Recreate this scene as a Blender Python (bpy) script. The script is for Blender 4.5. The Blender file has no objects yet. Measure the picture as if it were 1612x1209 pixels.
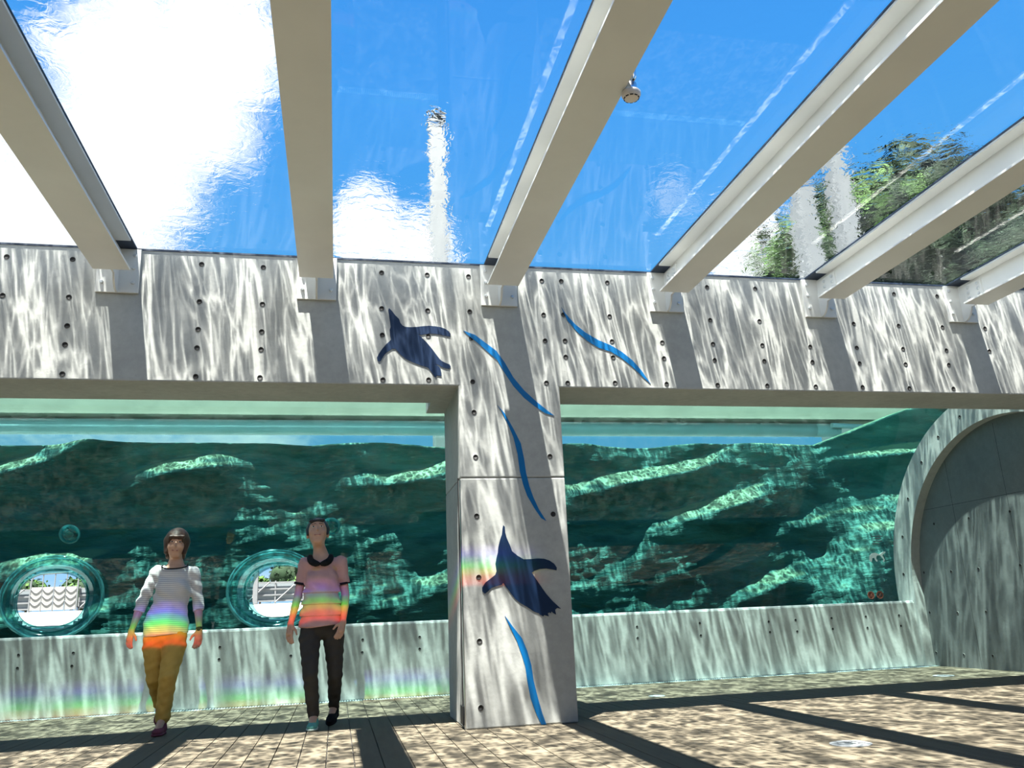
import bpy, bmesh, math, random
import numpy as np
from mathutils import Matrix, Vector, noise as mnoise
from mathutils.geometry import tessellate_polygon
random.seed(7)
sc = bpy.context.scene
COL = sc.collection

# ------------------------------------------------------------------ camera
CAM_H = 0.84
cam_d = bpy.data.cameras.new('camera'); cam = bpy.data.objects.new('camera', cam_d); COL.objects.link(cam)
cam_d.sensor_width = 36.0; cam_d.lens = 1313.12 / 1612 * 36.0; cam_d.clip_end = 500
def _rot(yaw, pit, rol):
    cy, sy, cp, sp, cr, sr = math.cos(yaw), math.sin(yaw), math.cos(pit), math.sin(pit), math.cos(rol), math.sin(rol)
    B = np.array([[1,0,0],[0,0,-1],[0,1,0]], float)
    return (np.array([[cr,-sr,0],[sr,cr,0],[0,0,1]]) @ np.array([[1,0,0],[0,cp,-sp],[0,sp,cp]]) @ B
            @ np.array([[cy,-sy,0],[sy,cy,0],[0,0,1]]))
_R = _rot(0.211083536, -0.271592095, -0.0413011322)
_m = Matrix.Identity(4)
for i in range(3):
    _m[i][0] = _R[0][i]; _m[i][1] = -_R[1][i]; _m[i][2] = -_R[2][i]
_m[0][3], _m[1][3], _m[2][3] = 0.0, 0.0, CAM_H
cam.matrix_world = _m
sc.camera = cam
sc.view_settings.view_transform = 'Standard'; sc.view_settings.look = 'None'
sc.view_settings.exposure = 0.0; sc.view_settings.gamma = 1.0; sc.view_settings.use_curve_mapping = False
sc.cycles.transparent_max_bounces = 18
sc.cycles.use_adaptive_sampling = True; sc.cycles.adaptive_threshold = 0.04
sc.cycles.max_bounces = 9; sc.cycles.diffuse_bounces = 3; sc.cycles.glossy_bounces = 4; sc.cycles.transmission_bounces = 6
sc.cycles.sample_clamp_indirect = 6.0
sc.cycles.use_denoising = True

# ------------------------------------------------------------------ node helpers
def N(nt, typ, **kw):
    n = nt.nodes.new('ShaderNode' + typ)
    for k, v in kw.items():
        if k.startswith('in_'): n.inputs[k[3:].replace('_', ' ')].default_value = v
        else: setattr(n, k, v)
    return n
def math_(nt, op, a, b=None, clamp=False):
    n = nt.nodes.new('ShaderNodeMath'); n.operation = op; n.use_clamp = clamp
    for i, v in enumerate((a, b)):
        if v is None: continue
        if isinstance(v, (int, float)): n.inputs[i].default_value = v
        else: nt.links.new(v, n.inputs[i])
    return n.outputs[0]
def vmath(nt, op, a, b=None):
    n = nt.nodes.new('ShaderNodeVectorMath'); n.operation = op
    for i, v in enumerate((a, b)):
        if v is None: continue
        if isinstance(v, tuple): n.inputs[i].default_value = v
        else: nt.links.new(v, n.inputs[i])
    return n
def maprange(nt, v, a, b, c=0.0, d=1.0, smooth=True):
    n = nt.nodes.new('ShaderNodeMapRange'); n.clamp = True
    if smooth: n.interpolation_type = 'SMOOTHSTEP'
    nt.links.new(v, n.inputs[0])
    for i, q in enumerate((a, b, c, d)): n.inputs[i+1].default_value = q
    return n.outputs[0]
def mixc(nt, fac, a, b, mode='MIX'):
    n = nt.nodes.new('ShaderNodeMix'); n.data_type = 'RGBA'; n.blend_type = mode
    if isinstance(fac, (int, float)): n.inputs[0].default_value = fac
    else: nt.links.new(fac, n.inputs[0])
    for i, v in ((6, a), (7, b)):
        if isinstance(v, tuple): n.inputs[i].default_value = (v + (1,))[:4]
        else: nt.links.new(v, n.inputs[i])
    return n.outputs[2]
def noise_tex(nt, vec, scale, detail=2.0, rough=0.5, dist=0.0):
    n = nt.nodes.new('ShaderNodeTexNoise'); n.inputs['Scale'].default_value = scale
    n.inputs['Detail'].default_value = detail; n.inputs['Roughness'].default_value = rough; n.inputs['Distortion'].default_value = dist
    if vec is not None: nt.links.new(vec, n.inputs['Vector'])
    return n

# ------------------------------------------------------------------ world sky
SUN_DIR = Vector((0.14, 0.20, -1.0)).normalized()      # direction the light travels
world = bpy.data.worlds.new('sky'); sc.world = world; world.use_nodes = True
nt = world.node_tree; nt.nodes.clear()
tc = N(nt, 'TexCoord'); dirv = vmath(nt, 'NORMALIZE', tc.outputs['Generated']).outputs[0]
sep = N(nt, 'SeparateXYZ'); nt.links.new(dirv, sep.inputs[0])
ramp = N(nt, 'ValToRGB'); cr = ramp.color_ramp
cr.elements[0].position = 0.0; cr.elements[0].color = (0.42, 0.72, 1.0, 1)
cr.elements[1].position = 1.0; cr.elements[1].color = (0.035, 0.20, 0.72, 1)
e = cr.elements.new(0.30); e.color = (0.13, 0.53, 1.0, 1)
e = cr.elements.new(0.62); e.color = (0.068, 0.38, 0.98, 1)
nt.links.new(math_(nt, 'MAXIMUM', sep.outputs[2], 0.0), ramp.inputs[0])
# cumulus: soft clumps plus fractal breakup
clumps = [((-0.19, 0.79, 0.585), 0.125, 1.0), ((-0.125, 0.765, 0.635), 0.085, 1.0), ((-0.235, 0.825, 0.515), 0.12, 1.0), ((-0.33, 0.82, 0.48), 0.14, .95),
          ((0.025, 0.855, 0.507), 0.055, 1.0), ((0.085, 0.865, 0.490), 0.05, 1.0), ((0.435, 0.768, 0.462), 0.060, 1.0),
          ((0.36, 0.772, 0.522), 0.05, .42), ((-0.7, 0.4, 0.55), 0.3, .9), ((-0.3, -0.75, 0.5), 0.4, .9), ((0.85, -0.3, 0.4), 0.3, .9),
          ((-0.6, -0.2, 0.75), 0.25, .8), ((-0.2, .95, .2), .3, .6), ((.6, .75, .15), .3, .5)]
acc = None
for c, r, w in clumps:
    v = Vector(c).normalized()
    d = vmath(nt, 'DISTANCE', dirv, tuple(v)).outputs['Value']
    f = maprange(nt, d, r * 1.35, r * 0.25, 0.0, w)
    acc = f if acc is None else math_(nt, 'MAXIMUM', acc, f)
st = vmath(nt, 'MULTIPLY', dirv, (1.0, 1.0, 1.9)).outputs[0]
n1 = noise_tex(nt, st, 5.5, 7.0, 0.58, 0.6)
n2 = noise_tex(nt, st, 30.0, 4.0, 0.6, 0.3)
cl = math_(nt, 'ADD', acc, math_(nt, 'MULTIPLY', math_(nt, 'SUBTRACT', n1.outputs[0], 0.5), 1.25))
cl = math_(nt, 'ADD', cl, math_(nt, 'MULTIPLY', math_(nt, 'SUBTRACT', n2.outputs[0], 0.5), 0.35))
cl = maprange(nt, cl, 0.36, 0.80)
ccol = mixc(nt, n1.outputs[0], (1.15, 1.2, 1.25), (1.35, 1.35, 1.35))
sky = mixc(nt, cl, ramp.outputs[0], ccol)
below = maprange(nt, sep.outputs[2], -0.02, 0.0)
sky = mixc(nt, below, (0.22, 0.22, 0.19), sky)
bg = N(nt, 'Background'); nt.links.new(sky, bg.inputs[0]); bg.inputs[1].default_value = 1.0
wo = N(nt, 'OutputWorld'); nt.links.new(bg.outputs[0], wo.inputs[0])

# ------------------------------------------------------------------ sun
sun_d = bpy.data.lights.new('sun', 'SUN'); sun = bpy.data.objects.new('sun', sun_d); COL.objects.link(sun)
sun_d.energy = 66.0; sun_d.color = (1.0, 0.965, 0.90); sun_d.angle = math.radians(0.46)
sun.rotation_euler = SUN_DIR.to_track_quat('-Z', 'Y').to_euler(); sun.location = (-3, -5, 30)

# ------------------------------------------------------------------ materials
MATS = {}
def new_mat(name):
    m = bpy.data.materials.new(name); m.use_nodes = True; m.node_tree.nodes.clear(); MATS[name] = m
    return m, m.node_tree
def out(nt, surf, vol=None):
    o = N(nt, 'OutputMaterial'); nt.links.new(surf, o.inputs[0])
    if vol is not None: nt.links.new(vol, o.inputs[1])
def principled(name, col, rough=0.5, metal=0.0, var=0.0, vscale=6.0, bump=0.0, bscale=40.0, spec=0.5, stretch=None):
    m, nt = new_mat(name)
    p = N(nt, 'BsdfPrincipled'); p.inputs['Roughness'].default_value = rough; p.inputs['Metallic'].default_value = metal
    p.inputs['Specular IOR Level'].default_value = spec
    tc = N(nt, 'TexCoord'); vec = tc.outputs['Object']
    if stretch: vec = vmath(nt, 'MULTIPLY', vec, stretch).outputs[0]
    if var > 0:
        n = noise_tex(nt, vec, vscale, 5.0, 0.6)
        c = mixc(nt, maprange(nt, n.outputs[0], 0.3, 0.7), tuple(x * (1 - var) for x in col), tuple(min(1, x * (1 + var)) for x in col))
        nt.links.new(c, p.inputs['Base Color'])
    else: p.inputs['Base Color'].default_value = tuple(col) + (1,)
    if bump > 0:
        b = N(nt, 'Bump'); b.inputs['Strength'].default_value = 1.0; b.inputs['Distance'].default_value = bump
        n2 = noise_tex(nt, vec, bscale, 4.0, 0.6); nt.links.new(n2.outputs[0], b.inputs['Height']); nt.links.new(b.outputs[0], p.inputs['Normal'])
    out(nt, p.outputs[0]); return m

def concrete(name, col):
    m, nt = new_mat(name)
    p = N(nt, 'BsdfPrincipled'); p.inputs['Roughness'].default_value = 0.85; p.inputs['Specular IOR Level'].default_value = 0.25
    g = N(nt, 'NewGeometry')
    a = noise_tex(nt, g.outputs['Position'], 1.3, 6.0, 0.6); b = noise_tex(nt, g.outputs['Position'], 14.0, 5.0, 0.65)
    s = noise_tex(nt, g.outputs['Position'], 120.0, 2.0, 0.5)
    f = math_(nt, 'ADD', math_(nt, 'MULTIPLY', a.outputs[0], 0.6), math_(nt, 'MULTIPLY', b.outputs[0], 0.4))
    c = mixc(nt, maprange(nt, f, 0.35, 0.65), tuple(x * 0.86 for x in col), tuple(min(1, x * 1.1) for x in col))
    c = mixc(nt, maprange(nt, s.outputs[0], 0.68, 0.75), c, tuple(x * 0.6 for x in col))
    nt.links.new(c, p.inputs['Base Color'])
    bu = N(nt, 'Bump'); bu.inputs['Distance'].default_value = 0.002; nt.links.new(b.outputs[0], bu.inputs['Height']); nt.links.new(bu.outputs[0], p.inputs['Normal'])
    out(nt, p.outputs[0]); return m
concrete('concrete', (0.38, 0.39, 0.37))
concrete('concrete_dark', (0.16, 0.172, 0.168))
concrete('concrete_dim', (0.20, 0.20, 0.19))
principled('hole', (0.02, 0.02, 0.02), 0.9)
principled('white_steel', (0.72, 0.73, 0.70), 0.38, 0.0, 0.03, 2.0, spec=0.5)
principled('bolt_steel', (0.62, 0.65, 0.66), 0.35, 0.5)
principled('gasket', (0.015, 0.03, 0.06), 0.6)
principled('chrome', (0.75, 0.76, 0.76), 0.15, 1.0)
principled('detector_white', (0.75, 0.70, 0.66), 0.5)
principled('black', (0.012, 0.012, 0.014), 0.6)
principled('plank', (0.112, 0.094, 0.065), 0.75, 0.0, 0.10, 3.0, 0.0006, 60.0, 0.3, (6, 0.6, 6))
principled('floor_base', (0.03, 0.028, 0.025), 0.9)
principled('penguin_blue', (0.004, 0.019, 0.058), 0.5, 0.0, 0.05, 3.0, spec=.25)
principled('ribbon_blue', (0.0, 0.13, 0.36), 0.35, 0.0, 0.05, 3.0)
principled('stainless', (0.55, 0.56, 0.56), 0.3, 1.0)
principled('sealant', (0.80, 0.84, 0.84), 0.6)
principled('grate', (0.50, 0.62, 0.60), 0.5, 0.2)

def fresnel_clear(name, tint, ior=1.45, rough=0.0, maxf=1.0):
    m, nt = new_mat(name)
    fr = N(nt, 'Fresnel'); fr.inputs['IOR'].default_value = ior
    g = N(nt, 'NewGeometry')
    lw = N(nt, 'LayerWeight'); lw.inputs['Blend'].default_value = 0.5
    # symmetric Schlick so both sides of the sheet behave alike
    f0 = ((ior - 1) / (ior + 1)) ** 2
    dt = math_(nt, 'ABSOLUTE', vmath(nt, 'DOT_PRODUCT', g.outputs['Normal'], g.outputs['Incoming']).outputs['Value'])
    f = math_(nt, 'ADD', f0, math_(nt, 'MULTIPLY', math_(nt, 'POWER', math_(nt, 'SUBTRACT', 1.0, dt), 5.0), (1 - f0) * maxf))
    t = N(nt, 'BsdfTransparent'); t.inputs[0].default_value = tint + (1,)
    gl = N(nt, 'BsdfGlossy'); gl.inputs['Roughness'].default_value = rough
    mx = N(nt, 'MixShader'); nt.links.new(f, mx.inputs[0]); nt.links.new(t.outputs[0], mx.inputs[1]); nt.links.new(gl.outputs[0], mx.inputs[2])
    out(nt, mx.outputs[0]); return m
fresnel_clear('acrylic', (0.97, 0.99, 0.985), 1.5)
fresnel_clear('acrylic_tank', (0.63, 0.74, 0.72), 1.5, 0.0, 0.5)
fresnel_clear('clear_disc', (0.70, 0.92, 0.90), 1.6)

def caustic_nodes(nt):
    """transmission of the rippled surface: caustic light painted in as bright filaments, not focused by the ripples"""
    g = N(nt, 'NewGeometry')
    pos = vmath(nt, 'MULTIPLY', g.outputs['Position'], (1.0, 0.72, 0.0)).outputs[0]
    nz = noise_tex(nt, pos, 3.2, 3.0, 0.5)
    off = vmath(nt, 'MULTIPLY', vmath(nt, 'SUBTRACT', nz.outputs['Color'], (0.5, 0.5, 0.5)).outputs[0], (0.26, 0.26, 0.0)).outputs[0]
    p2 = vmath(nt, 'ADD', pos, off).outputs[0]
    def vor(scale, w):
        v = N(nt, 'TexVoronoi'); v.feature = 'DISTANCE_TO_EDGE'; v.inputs['Scale'].default_value = scale
        v.inputs['Randomness'].default_value = 1.0
        nt.links.new(p2, v.inputs['Vector'])
        return math_(nt, 'POWER', maprange(nt, v.outputs['Distance'], 0.0, w, 1.0, 0.0, False), 3.2)
    a = vor(13.0, 0.42); b = vor(25.0, 0.46); c = vor(6.2, 0.40)
    low = noise_tex(nt, pos, 5.0, 2.0, 0.5)
    s = math_(nt, 'ADD', math_(nt, 'ADD', math_(nt, 'MULTIPLY', a, 0.48), math_(nt, 'MULTIPLY', b, 0.26)), math_(nt, 'MULTIPLY', c, 0.34))
    s = math_(nt, 'MULTIPLY', s, maprange(nt, low.outputs[0], 0.3, 0.7, 0.5, 1.3))
    s = math_(nt, 'POWER', s, 1.9)
    return math_(nt, 'MINIMUM', math_(nt, 'ADD', 0.026, math_(nt, 'MULTIPLY', s, 1.0)), 0.60)

m, nt = new_mat('roof_water')
g = N(nt, 'NewGeometry')
dt = math_(nt, 'ABSOLUTE', vmath(nt, 'DOT_PRODUCT', g.outputs['True Normal'], g.outputs['Incoming']).outputs['Value'])
fac = maprange(nt, dt, 0.78, 0.90)
pw = vmath(nt, 'MULTIPLY', g.outputs['Position'], (1.0, 1.0, 0.0)).outputs[0]
b1 = noise_tex(nt, pw, 1.1, 2.0, 0.5, 0.4); b2 = noise_tex(nt, pw, 9.0, 3.0, 0.55, 0.8)
hgt = math_(nt, 'ADD', math_(nt, 'MULTIPLY', b1.outputs[0], 1.0), math_(nt, 'MULTIPLY', b2.outputs[0], 0.22))
bu = N(nt, 'Bump'); bu.inputs['Strength'].default_value = 1.0; bu.inputs['Distance'].default_value = 0.055
nt.links.new(hgt, bu.inputs['Height'])
rf = N(nt, 'BsdfRefraction'); rf.inputs['IOR'].default_value = 1.04; rf.inputs['Roughness'].default_value = 0.0
rf.inputs['Color'].default_value = (0.97, 0.99, 1.0, 1)
nt.links.new(bu.outputs[0], rf.inputs['Normal'])
tr = N(nt, 'BsdfTransparent'); nt.links.new(caustic_nodes(nt), tr.inputs[0])
mx = N(nt, 'MixShader'); nt.links.new(fac, mx.inputs[0]); nt.links.new(rf.outputs[0], mx.inputs[1]); nt.links.new(tr.outputs[0], mx.inputs[2])
out(nt, mx.outputs[0])

m, nt = new_mat('tank_water')
t = N(nt, 'BsdfTransparent'); t.inputs[0].default_value = (1, 1, 1, 1)
va = N(nt, 'VolumeAbsorption'); va.inputs['Color'].default_value = (0.12, 0.80, 0.77, 1); va.inputs['Density'].default_value = 0.16
out(nt, t.outputs[0], va.outputs[0])

def rock_mat():
    m, nt = new_mat('rock')
    p = N(nt, 'BsdfPrincipled'); p.inputs['Roughness'].default_value = 0.8; p.inputs['Specular IOR Level'].default_value = 0.2
    g = N(nt, 'NewGeometry')
    st = vmath(nt, 'MULTIPLY', g.outputs['Position'], (0.6, 1.0, 2.2)).outputs[0]
    a = noise_tex(nt, st, 1.1, 6.0, 0.62, 0.5); b = noise_tex(nt, st, 7.0, 5.0, 0.6)
    c = mixc(nt, maprange(nt, a.outputs[0], 0.35, 0.68), (0.022, 0.084, 0.076), (0.066, 0.172, 0.148))
    c = mixc(nt, maprange(nt, b.outputs[0], 0.52, 0.75, 0, .55), c, (0.085, 0.125, 0.070))
    c = mixc(nt, maprange(nt, b.outputs[0], 0.28, 0.42, .5, 0), c, (0.018, 0.06, 0.055))
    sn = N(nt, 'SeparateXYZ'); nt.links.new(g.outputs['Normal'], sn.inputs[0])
    c = mixc(nt, maprange(nt, sn.outputs[2], 0.40, 0.75), c, (0.13, 0.20, 0.13))      # ledge tops lightened: sunlit ridge highlights put into the colour
    nt.links.new(c, p.inputs['Base Color'])
    bu = N(nt, 'Bump'); bu.inputs['Distance'].default_value = 0.03; nt.links.new(b.outputs[0], bu.inputs['Height']); nt.links.new(bu.outputs[0], p.inputs['Normal'])
    out(nt, p.outputs[0])
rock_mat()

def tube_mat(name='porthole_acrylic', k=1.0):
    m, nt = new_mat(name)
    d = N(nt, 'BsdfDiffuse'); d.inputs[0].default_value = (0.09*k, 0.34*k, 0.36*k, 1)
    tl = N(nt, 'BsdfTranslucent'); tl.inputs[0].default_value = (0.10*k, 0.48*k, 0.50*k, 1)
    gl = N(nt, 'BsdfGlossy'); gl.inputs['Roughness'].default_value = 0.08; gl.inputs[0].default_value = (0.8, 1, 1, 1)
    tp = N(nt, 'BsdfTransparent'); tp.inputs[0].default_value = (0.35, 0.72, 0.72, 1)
    a = N(nt, 'MixShader'); a.inputs[0].default_value = 0.5; nt.links.new(d.outputs[0], a.inputs[1]); nt.links.new(tl.outputs[0], a.inputs[2])
    b = N(nt, 'MixShader'); b.inputs[0].default_value = 0.45; nt.links.new(a.outputs[0], b.inputs[1]); nt.links.new(tp.outputs[0], b.inputs[2])
    fr = N(nt, 'Fresnel'); fr.inputs[0].default_value = 1.4 if k > .9 else 1.12
    c = N(nt, 'MixShader'); c.inputs[0].default_value = 0.05
    if k > .9: nt.links.new(fr.outputs[0], c.inputs[0])
    nt.links.new(b.outputs[0], c.inputs[1]); nt.links.new(gl.outputs[0], c.inputs[2])
    out(nt, c.outputs[0])
tube_mat(); tube_mat('porthole_shade', 0.35)  # second copy is darker: the tunnel's shade put into its colour
principled('pipe_paint', (0.30, 0.42, 0.44), 0.6, 0, 0.08, 3.0, 0.004, 9.0)
principled('deck_pale', (0.21, 0.185, 0.14), 0.8, 0, 0.1, 2.0)
principled('post_grey', (0.12, 0.13, 0.135), 0.6, 0, 0.05, 2.0)
principled('pavement', (0.16, 0.16, 0.15), 0.9, 0, 0.05, 1.0)
principled('fence_white', (0.10, 0.107, 0.11), 0.5)
principled('fence_panel', (0.10, 0.12, 0.13), 0.7)
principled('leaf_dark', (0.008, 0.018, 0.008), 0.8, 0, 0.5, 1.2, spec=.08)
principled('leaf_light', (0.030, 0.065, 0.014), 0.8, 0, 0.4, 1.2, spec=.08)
principled('bark', (0.09, 0.065, 0.045), 0.9)
principled('red_ring', (0.14, 0.035, 0.02), 0.6)
principled('plate', (0.27, 0.29, 0.30), 0.5)
principled('sticker_white', (0.80, 0.90, 0.88), 0.6)

# ------------------------------------------------------------------ mesh helpers
def link(name, me, mat=None, parent=None, smooth=False):
    o = bpy.data.objects.new(name, me); COL.objects.link(o)
    if mat is not None and not me.materials: me.materials.append(MATS[mat] if isinstance(mat, str) else mat)
    if parent is not None: o.parent = parent
    if smooth:
        me.polygons.foreach_set('use_smooth', [True] * len(me.polygons))
    return o
def tag(o, label=None, cat=None, group=None, kind=None):
    if label: o['label'] = label
    if cat: o['category'] = cat
    if group: o['group'] = group
    if kind: o['kind'] = kind
    return o
def empty(name, loc=(0, 0, 0)):
    o = bpy.data.objects.new(name, None); COL.objects.link(o); o.location = loc; o.empty_display_size = 0.2
    return o
class MB:
    def __init__(s): s.v = []; s.f = []
    def add(s, v, f):
        n = len(s.v); s.v += [tuple(p) for p in v]; s.f += [tuple(i + n for i in q) for q in f]; return s
    def box(s, x0, x1, y0, y1, z0, z1, bev=0.0, mtx=None):
        if bev <= 0:
            v = [(x0,y0,z0),(x1,y0,z0),(x1,y1,z0),(x0,y1,z0),(x0,y0,z1),(x1,y0,z1),(x1,y1,z1),(x0,y1,z1)]
            f = [(0,3,2,1),(4,5,6,7),(0,1,5,4),(1,2,6,5),(2,3,7,6),(3,0,4,7)]
        else:
            bm = bmesh.new(); bmesh.ops.create_cube(bm, size=1.0)
            for q in bm.verts: q.co = Vector(((x0+x1)/2 + q.co.x*(x1-x0), (y0+y1)/2 + q.co.y*(y1-y0), (z0+z1)/2 + q.co.z*(z1-z0)))
            bmesh.ops.bevel(bm, geom=list(bm.edges), offset=bev, segments=2, affect='EDGES', profile=0.6)
            bm.verts.index_update(); v = [q.co[:] for q in bm.verts]; f = [tuple(q.index for q in ff.verts) for ff in bm.faces]; bm.free()
        if mtx is not None: v = [tuple(mtx @ Vector(p)) for p in v]
        return s.add(v, f)
    def tube(s, pts, rads, seg=12, cap=True):
        pts = [Vector(p) for p in pts]
        if isinstance(rads, (int, float)): rads = [rads] * len(pts)
        n0 = len(s.v); v = []; f = []
        up = None
        for i, p in enumerate(pts):
            t = (pts[min(i+1, len(pts)-1)] - pts[max(i-1, 0)]).normalized()
            if up is None: up = Vector((0,0,1)) if abs(t.z) < 0.9 else Vector((1,0,0))
            a = t.cross(up).normalized(); b = a.cross(t).normalized(); up = b
            for k in range(seg):
                w = 2*math.pi*k/seg; v.append(tuple(p + (a*math.cos(w) + b*math.sin(w)) * rads[i]))
        for i in range(len(pts)-1):
            for k in range(seg):
                k2 = (k+1) % seg; f.append((i*seg+k, i*seg+k2, (i+1)*seg+k2, (i+1)*seg+k))
        if cap:
            f.append(tuple(range(seg))[::-1]); f.append(tuple((len(pts)-1)*seg + k for k in range(seg)))
        return s.add(v, f)
    def lathe(s, prof, c, axis='Z', seg=20):
        """prof: (radius, height) pairs"""
        v = []; f = []
        for r, h in prof:
            for k in range(seg):
                w = 2*math.pi*k/seg; a, b = r*math.cos(w), r*math.sin(w)
                p = {'Z': (a, b, h), 'Y': (a, h, b), 'X': (h, a, b)}[axis]
                v.append((c[0]+p[0], c[1]+p[1], c[2]+p[2]))
        for i in range(len(prof)-1):
            for k in range(seg):
                k2 = (k+1) % seg; f.append((i*seg+k, i*seg+k2, (i+1)*seg+k2, (i+1)*seg+k))
        f.append(tuple(range(seg))[::-1]); f.append(tuple((len(prof)-1)*seg+k for k in range(seg)))
        return s.add(v, f)
    def prism(s, outline, to3, d0, d1):
        """outline: 2-D points, to3(p, depth) -> 3-D; closed prism between depth d0 and d1"""
        n = len(outline); v = [to3(p, d0) for p in outline] + [to3(p, d1) for p in outline]
        f = [tuple(range(n))[::-1], tuple(range(n, 2*n))] + [(i, (i+1) % n, n+(i+1) % n, n+i) for i in range(n)]
        return s.add(v, f)
    def build(s, name, mat, parent=None, smooth=False, fix=True):
        me = bpy.data.meshes.new(name); me.from_pydata(s.v, [], s.f); me.update()
        if fix:
            bm = bmesh.new(); bm.from_mesh(me); bmesh.ops.recalc_face_normals(bm, faces=bm.faces); bm.to_mesh(me); bm.free()
        o = link(name, me, mat, parent, smooth)
        return o
def copy_tree(o, parent=None, dx=(0,0,0)):
    c = o.copy(); COL.objects.link(c); c.parent = parent
    if parent is None: c.location = Vector(o.location) + Vector(dx)
    for ch in list(o.children): copy_tree(ch, c)
    return c

# ================================================================== SETTING
Y0 = 6.934            # front face of the header wall
Z_ROOF = 3.947; Z_SOF = 2.79; YB = 7.55
XL, XR, YR = -7.5, 7.68, -7.0
BEAM_X = [1.396 + 1.606 * k for k in range(-3, 4)]     # -3.42 ... 6.21

# floor with planks
fl = MB().box(XL - .3, XR + .3, YR - .3, 13.5, -0.20, -0.012).build('floor', 'floor_base'); tag(fl, kind='structure')
PW = 0.1745
k0 = int((XL - 0.998) // PW)
plank_me = None
i = 0
while True:
    x = 0.998 + (k0 + i) * PW; i += 1
    if x > XR - 0.02: break
    if x < XL: continue
    if plank_me is None:
        o = MB().box(0.0032, PW - 0.0032, YR, 10.08, -0.012, 0.0, 0.002).build('plank', 'plank', fl); plank_me = o.data
    else: o = link('plank', plank_me, None, fl)
    o.location = (x, 0, random.uniform(-.0006, 0))

# header wall
hd = MB().box(XL, XR, Y0, YB, Z_SOF, 3.945, 0.012).build('wall_front', 'concrete'); tag(hd, kind='structure')
hole_me = None
def tie_hole(parent, loc, rot, sc_=0.9):
    global hole_me
    if hole_me is None:
        # shallow cone set into a pale rim
        b = MB(); b.lathe([(0.026, 0.0), (0.025, -0.0025), (0.0205, -0.003), (0.016, 0.0005), (0.0155, 0.001)], (0, 0, 0), 'Y', 12)
        hole = b.build('tie_hole', 'concrete', None, True)
        hole_me = hole.data; bpy.data.objects.remove(hole)
        hole_me.materials.append(MATS['hole'])
        for p in hole_me.polygons:
            c = p.center
            if math.hypot(c.x, c.z) < 0.0220: p.material_index = 1
    o = link('tie_hole', hole_me, None, parent); o.location = loc; o.rotation_euler = rot; o.scale = (sc_, 1, sc_)
    return o
TH = [(0.345,3.822),(0.346,3.484),(0.352,3.238),(0.358,2.834),(0.749,3.82),(0.75,3.479),(0.751,3.24),(0.75,2.841),(1.123,3.821),(1.126,3.482),(1.133,3.231),(1.135,2.829),(1.805,3.809),(1.806,3.475),(1.807,3.226),(1.798,2.83),(1.992,3.813),(1.993,3.482),(1.994,3.231),(1.991,3.077),(1.995,2.833),(2.438,3.818),(2.436,3.482),(2.44,3.237),(2.441,3.083),(2.44,2.841),(2.93,3.24),(2.934,3.085),(2.936,2.839),(3.441,3.815),(3.437,3.478),(3.438,3.239),(3.438,3.079),(3.44,2.837),(3.945,3.82),(3.946,3.484),(3.945,3.24),(3.945,3.082),(3.943,2.839),(4.449,3.238),(4.449,3.083),(4.448,2.838),(4.96,3.49),(4.953,3.24),(4.957,3.081),(4.948,2.84),(5.47,3.826),(5.46,3.486),(5.465,3.242),(5.464,3.083),(5.46,2.837),(5.967,3.821),(5.961,3.486),(5.957,3.239),(5.953,3.087),(5.955,2.84),(6.46,3.488),(6.458,3.243),(-2.674,3.823),(-2.667,3.486),(-2.179,3.824),(-2.177,3.491),(-2.166,3.243),(-2.167,3.083),(-2.163,2.838),(-1.169,3.829),(-1.168,3.49),(-1.164,3.244),(-1.163,3.082),(-1.159,2.835),(-0.664,3.825),(-0.659,3.486),(-0.655,3.239),(-0.654,3.081),(-0.653,2.835)]
for x, z in TH: tie_hole(hd, (x, Y0 - 0.0002, z), (0, 0, 0))
MB().box(XL, XR, Y0 - 0.006, Y0 + .03, 3.930, 3.9465).build('gasket', 'gasket', hd)

# column, cast in two lifts
co = empty('concrete_column', (1.46, 7.44, 0)); tag(co, 'square concrete column under the header carrying a penguin and blue ribbons', 'column')
for za, zb in ((0.0, 1.981), (1.985, Z_SOF + .02)):
    MB().box(1.008-1.46, 1.918-1.46, Y0-7.44, 7.94-7.44, za, zb, 0.012).build('shaft', 'concrete', co)
MB().box(0.83-1.46, 1.95-1.46, YB-7.44-.01, 7.95-7.44, Z_SOF, 3.2).build('capital', 'concrete', co)
for x, z in [(1.139,2.555),(1.141,2.162),(1.796,2.167),(1.137,1.661),(1.139,1.16),(1.131,0.659),(1.126,0.157),(1.797,1.666)]:
    tie_hole(co, (x-1.46, Y0-7.44-0.0002, z), (0, 0, 0))
MB().box(1.0-1.46, 1.008-1.46, 7.05-7.44, 7.075-7.44, 0.02, 2.0).build('cable_cover', 'black', co)
MB().box(0.992-1.46, 1.008-1.46, 7.0-7.44, 7.14-7.44, 0.03, 0.17, .003).build('floor_socket', 'black', co)
MB().box(1.002-1.46, 1.012-1.46, 6.945-7.44, 6.985-7.44, 0.0, 1.97).build('edge_strip', 'stainless', co)

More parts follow.
